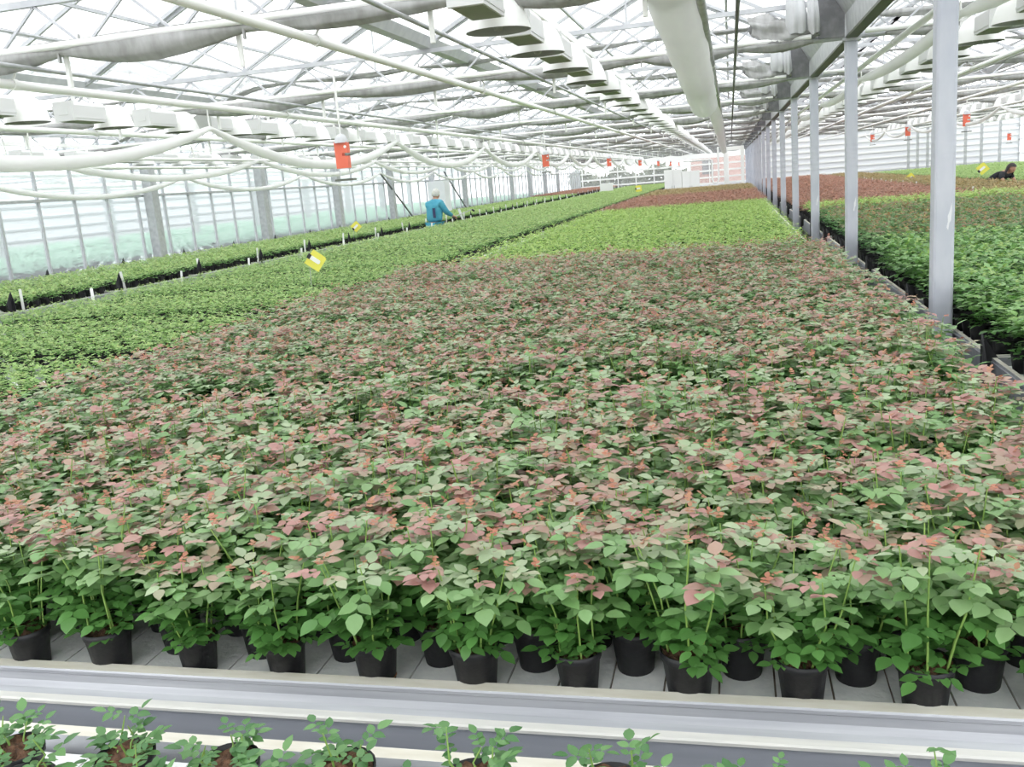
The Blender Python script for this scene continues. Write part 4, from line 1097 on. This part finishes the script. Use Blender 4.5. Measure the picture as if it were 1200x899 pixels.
# white frame door and pipe loop at the end of the middle bay
r = empty('end_frame', (0, 41.5, 0)); tag(r, 'white door frame at the end of the middle bay beside the post row', 'frame')
for x in (-0.16, 0.52):
    m = MB(); m.box(x-0.07, x+0.07, -0.07, 0.07, 0, Z(0.62)); m.build('jamb', M_WHITE, r)
m = MB(); m.box(-0.24, 0.6, -0.08, 0.08, Z(0.62), Z(0.78)); m.build('lintel', M_WHITE, r)
r = empty('pipe_loop', (-1.2, 46, 0)); tag(r, 'white pipes rising in loops beside the white cabinets', 'pipe')
for pts in ([(-1.0, 0, Z(0.35)), (0.30, 0, Z(0.35)), (0.36, 0, Z(0.30)), (0.36, 0, Z(-0.6)), (0.42, 0, Z(-0.75)), (0.60, 0, Z(-0.75)), (0.66, 0, Z(-0.6)), (0.66, 0, Z(0.9))],
            [(0.95, 0.2, 0.0), (0.95, 0.2, Z(0.9))]):
    m = MB(); m.tube(pts, 0.045, 8); m.build('pipe', M_WHITE, r)

# outdoors beyond the end wall
def clump(name, cx, cy, w, d, h, seed, label):
    g = np.random.default_rng(seed); n = 2600
    a = g.uniform(-1, 1, n); b = g.uniform(-1, 1, n); c = g.uniform(0, 1, n)**0.7
    P = np.stack([cx+a*w/2, cy+b*d/2, c*h*(0.85+0.15*np.sin(a*9+seed))-0.2], 1)
    D = g.normal(0, 1, (n, 3)); N = g.normal(0, 1, (n, 3)); L = g.uniform(0.25, 0.5, n)
    COL = mixcol((0.13, 0.16, 0.10), (0.32, 0.34, 0.27), g.uniform(0, 1, n))
    o = link(name, leaves_mesh(name, P, D, N, L, L*0.7, COL, 2, M_LEAFY)); tag(o, label, 'hedge', kind='thing')
clump('hedge', -7.4, 70, 8.5, 2.2, 2.4, 3, 'dim green hedge seen through the far end wall')
m = MB(); m.box(-2.9, 2.0, 71, 75, -0.15, 3.0, 0); o = m.build('brick_building', M_BRICK); tag(o, 'pinkish brick building seen through the far end wall beside the white loops', 'building')
q = MB(); q.box(-2.0, -1.2, 70.95, 71.0, 1.2, 2.2); q.build('window', M_GALVD, o)
q = MB(); q.prism([(-3.1, 3.0), (2.2, 3.0), (-0.45, 4.2)], 1, 70.8, 75.2); q.build('roof', M_GALVD, o)

# ------------------------------------------------------------------ the neighbouring house behind the glass
for i in range(12):
    r = empty('neighbour_post', (-16.5, 10+4.1*i, 0)); link('shaft', post_me, r); link('base_plate', pbase, r)
    tag(r, 'pale grey post of the neighbouring house seen through the glass', 'post', 'posts behind the glass')
for k, x in enumerate((-12.2, -14.4, -18.5, -22.5)):
    for z in ((0.75,) if k % 2 else (0.85, 0.62)):
        pipe('neighbour_pipe', x, z, 0.045, 4.0, 62, M_WHITE, 'white pipe in the neighbouring house behind the glass', 'pipes behind the glass', 1.0-z)
for i in range(14):
    m = MB(); y = 7+4.1*i
    m.tube([(-25, y, Z(1.0)), (-10.45, y, Z(1.0))], 0.03, 6); m.bar((-25, y, Z(1.3)), (-10.45, y, Z(1.3)), 0.05, 0.05)
    for j in range(18): a = -25+0.8*j; m.bar((a, y, Z(1.28)), (a+0.4, y, Z(1.0)), 0.02, 0.02); m.bar((a+0.4, y, Z(1.0)), (a+0.8, y, Z(1.28)), 0.02, 0.02)
    o = m.build('neighbour_girder', M_ROOFS); tag(o, 'grey girder of the neighbouring house behind the glass', 'roof girder', 'girders behind the glass')
    if i < 9:
        for x in (-13.3, -20.0):
            o = dup(GL, (x, y+1.0, Z(0.83))); tag(o, 'white grow light in the neighbouring house behind the glass', 'grow light', 'lamps behind the glass')
            o = dup(GL, (x, y+3.0, Z(0.83))); tag(o, 'white grow light in the neighbouring house behind the glass', 'grow light', 'lamps behind the glass')
frn, lnn, cnn, unn = tray_meshes(5.6, DEPTH)
for i in range(30):
    for x in (-16.9, -23.2):
        r = empty('bench_tray', (x, 4+PITCH*i, BENCH)); link('frame', frn, r); link('liner', lnn, r)
        tag(r, 'pale bench tray of the neighbouring house behind the glass', 'bench tray', 'bench trays behind the glass')
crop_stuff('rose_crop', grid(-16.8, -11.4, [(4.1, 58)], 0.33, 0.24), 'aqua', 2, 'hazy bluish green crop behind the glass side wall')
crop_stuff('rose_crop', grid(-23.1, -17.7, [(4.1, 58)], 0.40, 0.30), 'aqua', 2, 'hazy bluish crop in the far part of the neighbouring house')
m = MB(); m.box(-25.2, -25.1, 0, 64, 0, Z(1.3)); o = m.build('neighbour_wall', M_PANEL); struct(o)
b = MB()
for z in (-0.6, -0.2, 0.2, 0.6): b.box(-25.1, -25.05, 0, 64, Z(z)-0.04, Z(z)+0.04)
b.build('rails', M_GALV, o)
p = MB(); p.add([(-25.2, 0, Z(1.4)), (-10.4, 0, Z(1.4)), (-10.4, 64, Z(1.4)), (-25.2, 64, Z(1.4))], [(0, 1, 2, 3)]); struct(p.build('ceiling_neighbour', M_ROOF))

# ------------------------------------------------------------------ people
def skin_body(name, joints, bones, M, parent, sub=2):
    """one continuous surface grown over a skeleton: joints {key: (x,y,z,r)}"""
    keys = list(joints); me = bpy.data.meshes.new(name)
    me.from_pydata([joints[k][:3] for k in keys], [(keys.index(a), keys.index(b)) for a, b in bones], [])
    o = link(name, me, parent)
    md = o.modifiers.new('skin', 'SKIN'); md.use_smooth_shade = True
    for i, k in enumerate(keys):
        r = joints[k][3]; r = r if isinstance(r, tuple) else (r, r)
        me.skin_vertices[0].data[i].radius = r; me.skin_vertices[0].data[i].use_root = (i == 0)
    s = o.modifiers.new('subsurf', 'SUBSURF'); s.levels = sub; s.render_levels = sub
    me.materials.append(M)
    return o

def hand(j, b, wrist, key, d, side, flat=0.0):
    """palm and five fingers continuing from a wrist joint"""
    w = Vector(j[wrist][:3]); d = Vector(d).normalized(); s = Vector(side).normalized(); n = d.cross(s).normalized()
    palm = w+d*0.05; j[key+'palm'] = (*palm, (0.036, 0.018)); b.append((wrist, key+'palm'))
    for f, (off, ln) in enumerate(((-0.030, 0.068), (-0.010, 0.078), (0.010, 0.073), (0.028, 0.058))):
        k0, k1, k2 = key+'k%d' % f, key+'m%d' % f, key+'t%d' % f
        p0 = palm+d*0.042+s*off; p1 = p0+d*ln*0.5-n*0.012; p2 = p1+d*ln*0.36-n*0.028
        j[k0] = (*p0, 0.0095); j[k1] = (*p1, 0.0085); j[k2] = (*p2, 0.0075)
        b += [(key+'palm', k0), (k0, k1), (k1, k2)]
    p0 = palm-s*0.034+d*0.005; p1 = p0-s*0.02+d*0.035-n*0.01; p2 = p1+d*0.026-n*0.012
    j[key+'th0'] = (*p0, 0.011); j[key+'th1'] = (*p1, 0.0095); j[key+'th2'] = (*p2, 0.008)
    b += [(key+'palm', key+'th0'), (key+'th0', key+'th1'), (key+'th1', key+'th2')]

def head_mesh(M, parent, loc, yaw, pitch=0.0, s=1.0):
    """head with brow, nose, lips, chin, eyes and ears, facing local +y"""
    m = MB(); nu, nv = 28, 22; vs = []
    for v in range(nv+1):
        th = math.pi*v/nv; z = math.cos(th)
        for u in range(nu):
            ph = 2*math.pi*u/nu; r = math.sin(th)
            x = 0.076*r*math.cos(ph); y = 0.095*r*math.sin(ph); zz = 0.118*z
            if z < 0: x *= 1+0.28*z; y *= 1+0.16*z
            f = max(0, math.sin(ph))**6*r
            y += 0.022*f*math.exp(-((zz+0.022)/0.018)**2)*math.exp(-(x/0.018)**2)      # nose
            y += 0.006*f*math.exp(-((zz+0.058)/0.009)**2)*math.exp(-(x/0.03)**2)       # lips
            y += 0.012*f*math.exp(-((zz+0.098)/0.018)**2)                              # chin
            y -= 0.009*f*math.exp(-((zz-0.005)/0.012)**2)*(1-math.exp(-(x/0.014)**2))   # eye hollows
            y += 0.005*f*math.exp(-((zz-0.03)/0.012)**2)                               # brow
            vs.append((x, y, zz))
    fs = [(v*nu+u, v*nu+(u+1) % nu, (v+1)*nu+(u+1) % nu, (v+1)*nu+u) for v in range(nv) for u in range(nu)]
    m.add(vs, fs, 0, True)
    for sx in (-1, 1):
        m.lathe([(0.001, 0.03), (0.012, 0.026), (0.016, 0.0), (0.010, -0.024), (0.001, -0.03)], 10, 0, (sx*0.076, -0.008, -0.01), 0.5, 1.0, False)
        m.lathe([(0.0005, 0.009), (0.008, 0.004), (0.009, 0), (0.008, -0.004), (0.0005, -0.009)], 10, 1, (sx*0.030, 0.079, 0.004), 1, 1, False)
    o = m.build('head', [M, M_DARK], parent); o.location = loc; o.rotation_euler = (pitch, 0, yaw); o.scale = (s, s, s); return o

# the man in teal blue, seen from behind, bending slightly to the right bench
def man():
    root = empty('person', (-7.31, 22.5, 0), R(-28)); tag(root, 'grey haired person in teal blue workwear standing in the first gap, seen from behind', 'person')
    j = {'pel': (0, 0, 0.92, (0.13, 0.10)), 'wst': (0, 0.02, 1.06, (0.125, 0.095)), 'chs': (0, 0.05, 1.25, (0.14, 0.10)), 'nkb': (0, 0.07, 1.42, 0.065), 'nk': (0, 0.10, 1.50, 0.052), 'hd': (0, 0.125, 1.58, 0.06),
         'shl': (-0.18, 0.06, 1.38, 0.062), 'ell': (-0.235, 0.13, 1.12, 0.043), 'wrl': (-0.18, 0.32, 1.00, 0.028),
         'shr': (0.18, 0.06, 1.38, 0.062), 'elr': (0.27, 0.16, 1.13, 0.043), 'wrr': (0.25, 0.40, 1.03, 0.028),
         'hil': (-0.095, 0, 0.88, 0.09), 'knl': (-0.10, 0.03, 0.48, 0.06), 'anl': (-0.105, -0.02, 0.09, 0.042), 'tol': (-0.115, 0.15, 0.035, 0.034),
         'hir': (0.095, 0, 0.88, 0.09), 'knr': (0.10, 0.03, 0.48, 0.06), 'anr': (0.105, -0.02, 0.09, 0.042), 'tor': (0.115, 0.15, 0.035, 0.034)}
    b = [('pel', 'wst'), ('wst', 'chs'), ('chs', 'nkb'), ('nkb', 'nk'), ('nk', 'hd'), ('nkb', 'shl'), ('shl', 'ell'), ('ell', 'wrl'), ('nkb', 'shr'), ('shr', 'elr'), ('elr', 'wrr'),
         ('pel', 'hil'), ('hil', 'knl'), ('knl', 'anl'), ('anl', 'tol'), ('pel', 'hir'), ('hir', 'knr'), ('knr', 'anr'), ('anr', 'tor')]
    hand(j, b, 'wrl', 'L', (0.1, 0.9, -0.35), (1, 0, 0)); hand(j, b, 'wrr', 'R', (0.0, 0.9, -0.35), (-1, 0, 0))
    skin_body('body', j, b, M_SKIN, root)
    head_mesh(M_SKIN, root, (0, 0.135, 1.585), 0.1, -0.15, 1.12)
    h = MB(); nu, nv = 24, 12; vs = []
    for v in range(nv+1):
        th = 1.95*v/nv
        for u in range(nu):
            ph = 2*math.pi*u/nu; lim = 0.62 if math.sin(ph) > 0.35 else (0.86 if math.sin(ph) > -0.1 else 1.0)
            t = th*lim; w = 1.0+0.02*math.sin(ph*9+v)
            vs.append((0.088*w*math.sin(t)*math.cos(ph), 0.106*w*math.sin(t)*math.sin(ph), 0.128*w*math.cos(t)))
    h.add(vs, [(v*nu+u, v*nu+(u+1) % nu, (v+1)*nu+(u+1) % nu, (v+1)*nu+u) for v in range(nv) for u in range(nu)], 0, True)
    o = h.build('hair', M_GHAIR, root); o.location = (0, 0.130, 1.59); o.rotation_euler = (-0.15, 0, 0.1); o.scale = (1.14, 1.12, 1.14)
    jj = {'pel': (0, -0.005, 0.88, (0.27, 0.17)), 'wst': (0, 0.01, 1.05, (0.26, 0.16)), 'chs': (0, 0.04, 1.23, (0.275, 0.165)), 'nkb': (0, 0.065, 1.40, (0.17, 0.115)), 'col': (0, 0.09, 1.47, 0.075),
          'shl': (-0.205, 0.06, 1.36, 0.10), 'ell': (-0.245, 0.13, 1.12, 0.068), 'wrl': (-0.185, 0.31, 1.005, 0.048), 'shr': (0.205, 0.06, 1.36, 0.10), 'elr': (0.30, 0.16, 1.13, 0.075), 'wrr': (0.26, 0.385, 1.035, 0.048)}
    skin_body('jacket', jj, [('pel', 'wst'), ('wst', 'chs'), ('chs', 'nkb'), ('nkb', 'col'), ('nkb', 'shl'), ('shl', 'ell'), ('ell', 'wrl'), ('nkb', 'shr'), ('shr', 'elr'), ('elr', 'wrr')], M_BLUE, root)
    jt = {'pel': (0, -0.005, 0.88, (0.17, 0.13)), 'hil': (-0.10, 0, 0.82, 0.105), 'knl': (-0.105, 0.03, 0.48, 0.08), 'anl': (-0.108, -0.015, 0.11, 0.068), 'hir': (0.10, 0, 0.82, 0.105), 'knr': (0.105, 0.03, 0.48, 0.08), 'anr': (0.108, -0.015, 0.11, 0.068)}
    skin_body('trousers', jt, [('pel', 'hil'), ('hil', 'knl'), ('knl', 'anl'), ('pel', 'hir'), ('hir', 'knr'), ('knr', 'anr')], M_BLUE, root)
    m = MB(); m.box(0.13, 0.18, -0.17, -0.12, 1.02, 1.26); o = m.build('dark_strap', M_NAVY, root)
    for sx in (-1, 1):
        q = MB(); q.box(sx*0.112-0.048, sx*0.112+0.048, -0.08, 0.20, 0, 0.075); q.build('shoe', M_DARK, root)
    # spray wand held in the right hand
    w = empty('spray_wand', (0, 0, 0)); tag(w, 'thin pale spray wand held out to the right by the person in blue', 'wand')
    M_ = Matrix.Translation((-7.31, 22.5, 0)) @ Matrix.Rotation(R(-28), 4, 'Z')
    p = M_ @ Vector((0.25, 0.50, 1.00)); q = p+Vector((0.42, 0.12, 0.14)); w.location = p
    m = MB(); m.tube([(0, 0, 0), tuple(q-p)], 0.012, 6); m.build('tube', M_CLOTHW, w)
    m = MB(); m.tube([tuple(q-p), tuple(q-p+Vector((0.06, 0.02, -0.05)))], [0.02, 0.028], 8); m.build('nozzle', M_DARK, w)
    m = MB(); m.tube([(0, 0, 0), (-0.08, 0.0, -0.12), (-0.14, 0.0, -0.30)], 0.014, 6); m.build('grip', M_DARK, w)
man()

def woman():
    root = empty('person', (5.92, 23.25, 0), R(-140)); root.scale = (0.93, 0.93, 0.93); tag(root, 'long dark haired person in black bending over the crop at the right edge', 'person')
    j = {'pel': (0, -0.28, 0.86, (0.13, 0.10)), 'wst': (0, -0.15, 0.97, (0.11, 0.09)), 'chs': (0, 0.05, 1.06, (0.12, 0.095)), 'nkb': (0, 0.19, 1.12, 0.055), 'nk': (0, 0.24, 1.16, 0.046), 'hd': (0, 0.30, 1.19, 0.055),
         'shl': (-0.16, 0.17, 1.06, 0.052), 'ell': (-0.24, 0.28, 0.86, 0.037), 'wrl': (-0.20, 0.48, 0.87, 0.025), 'shr': (0.16, 0.17, 1.06, 0.052), 'elr': (0.24, 0.30, 0.86, 0.037), 'wrr': (0.18, 0.52, 0.88, 0.025),
         'hil': (-0.09, -0.28, 0.82, 0.088), 'knl': (-0.095, -0.18, 0.45, 0.056), 'anl': (-0.1, -0.26, 0.09, 0.038), 'tol': (-0.105, -0.10, 0.035, 0.03),
         'hir': (0.09, -0.28, 0.82, 0.088), 'knr': (0.095, -0.18, 0.45, 0.056), 'anr': (0.1, -0.26, 0.09, 0.038), 'tor': (0.105, -0.10, 0.035, 0.03)}
    b = [('pel', 'wst'), ('wst', 'chs'), ('chs', 'nkb'), ('nkb', 'nk'), ('nk', 'hd'), ('nkb', 'shl'), ('shl', 'ell'), ('ell', 'wrl'), ('nkb', 'shr'), ('shr', 'elr'), ('elr', 'wrr'),
         ('pel', 'hil'), ('hil', 'knl'), ('knl', 'anl'), ('anl', 'tol'), ('pel', 'hir'), ('hir', 'knr'), ('knr', 'anr'), ('anr', 'tor')]
    hand(j, b, 'wrl', 'L', (0.15, 0.95, -0.1), (1, 0, 0)); hand(j, b, 'wrr', 'R', (-0.1, 0.95, -0.1), (-1, 0, 0))
    skin_body('body', j, b, M_SKIN, root)
    head_mesh(M_SKIN, root, (0, 0.33, 1.20), -0.1, -0.55, 0.95)
    h = MB(); nu, nv = 24, 14; vs = []
    for v in range(nv+1):
        t = v/nv
        for u in range(nu):
            ph = 2*math.pi*u/nu; back = math.sin(ph) < 0.25
            if t < 0.5:
                th = 1.6*t/0.5*(1.0 if back else 0.62); x = 0.088*math.sin(th)*math.cos(ph); y = 0.105*math.sin(th)*math.sin(ph); z = 0.126*math.cos(th)
            else:
                e = (t-0.5)/0.5
                if back: x = (0.088+0.035*e)*math.cos(ph); y = 0.105*math.sin(ph)*(1-0.25*e)-0.02*e; z = -0.004-0.24*e+0.02*math.sin(ph*7)
                else: th = 1.6*0.62; x = 0.088*math.sin(th)*math.cos(ph); y = 0.105*math.sin(th)*math.sin(ph); z = 0.126*math.cos(th)
            vs.append((x, y, z))
    h.add(vs, [(v*nu+u, v*nu+(u+1) % nu, (v+1)*nu+(u+1) % nu, (v+1)*nu+u) for v in range(nv) for u in range(nu)], 0, True)
    o = h.build('hair', M_BHAIR, root); o.location = (0, 0.315, 1.195); o.rotation_euler = (-0.35, 0, -0.1); o.scale = (1.22, 1.2, 1.15)
    jj = {'pel': (0, -0.26, 0.86, (0.17, 0.13)), 'wst': (0, -0.15, 0.97, (0.15, 0.12)), 'chs': (0, 0.04, 1.06, (0.165, 0.125)), 'nkb': (0, 0.17, 1.11, (0.11, 0.085)),
          'shl': (-0.165, 0.17, 1.05, 0.074), 'ull': (-0.215, 0.23, 0.95, 0.062), 'shr': (0.165, 0.17, 1.05, 0.074), 'ulr': (0.215, 0.24, 0.95, 0.062)}
    skin_body('top', jj, [('pel', 'wst'), ('wst', 'chs'), ('chs', 'nkb'), ('nkb', 'shl'), ('shl', 'ull'), ('nkb', 'shr'), ('shr', 'ulr')], M_BLACKC, root)
    jt = {'pel': (0, -0.28, 0.84, (0.155, 0.125)), 'hil': (-0.095, -0.28, 0.78, 0.10), 'knl': (-0.1, -0.18, 0.45, 0.072), 'anl': (-0.102, -0.25, 0.11, 0.056), 'hir': (0.095, -0.28, 0.78, 0.10), 'knr': (0.1, -0.18, 0.45, 0.072), 'anr': (0.102, -0.25, 0.11, 0.056)}
    skin_body('trousers', jt, [('pel', 'hil'), ('hil', 'knl'), ('knl', 'anl'), ('pel', 'hir'), ('hir', 'knr'), ('knr', 'anr')], M_DENIM, root)
    for sx in (-1, 1):
        q = MB(); q.box(sx*0.103-0.043, sx*0.103+0.043, -0.32, -0.06, 0, 0.07); q.build('shoe', M_DARK, root)
woman()

# ------------------------------------------------------------------ daylight
w = bpy.data.worlds.new('overcast'); sc.world = w; w.use_nodes = True
nt = w.node_tree; bg = nt.nodes['Background']
bg.inputs[0].default_value = (0.97, 0.985, 1.0, 1); bg.inputs[1].default_value = 2.1
sc.view_settings.view_transform = 'Standard'
sc.view_settings.look = 'None'
sc.view_settings.gamma = 1.0
sc.view_settings.use_curve_mapping = False
sc.view_settings.exposure = 0.35
sc.cycles.transparent_max_bounces = 48
sc.cycles.max_bounces = 8
sc.cycles.use_denoising = True
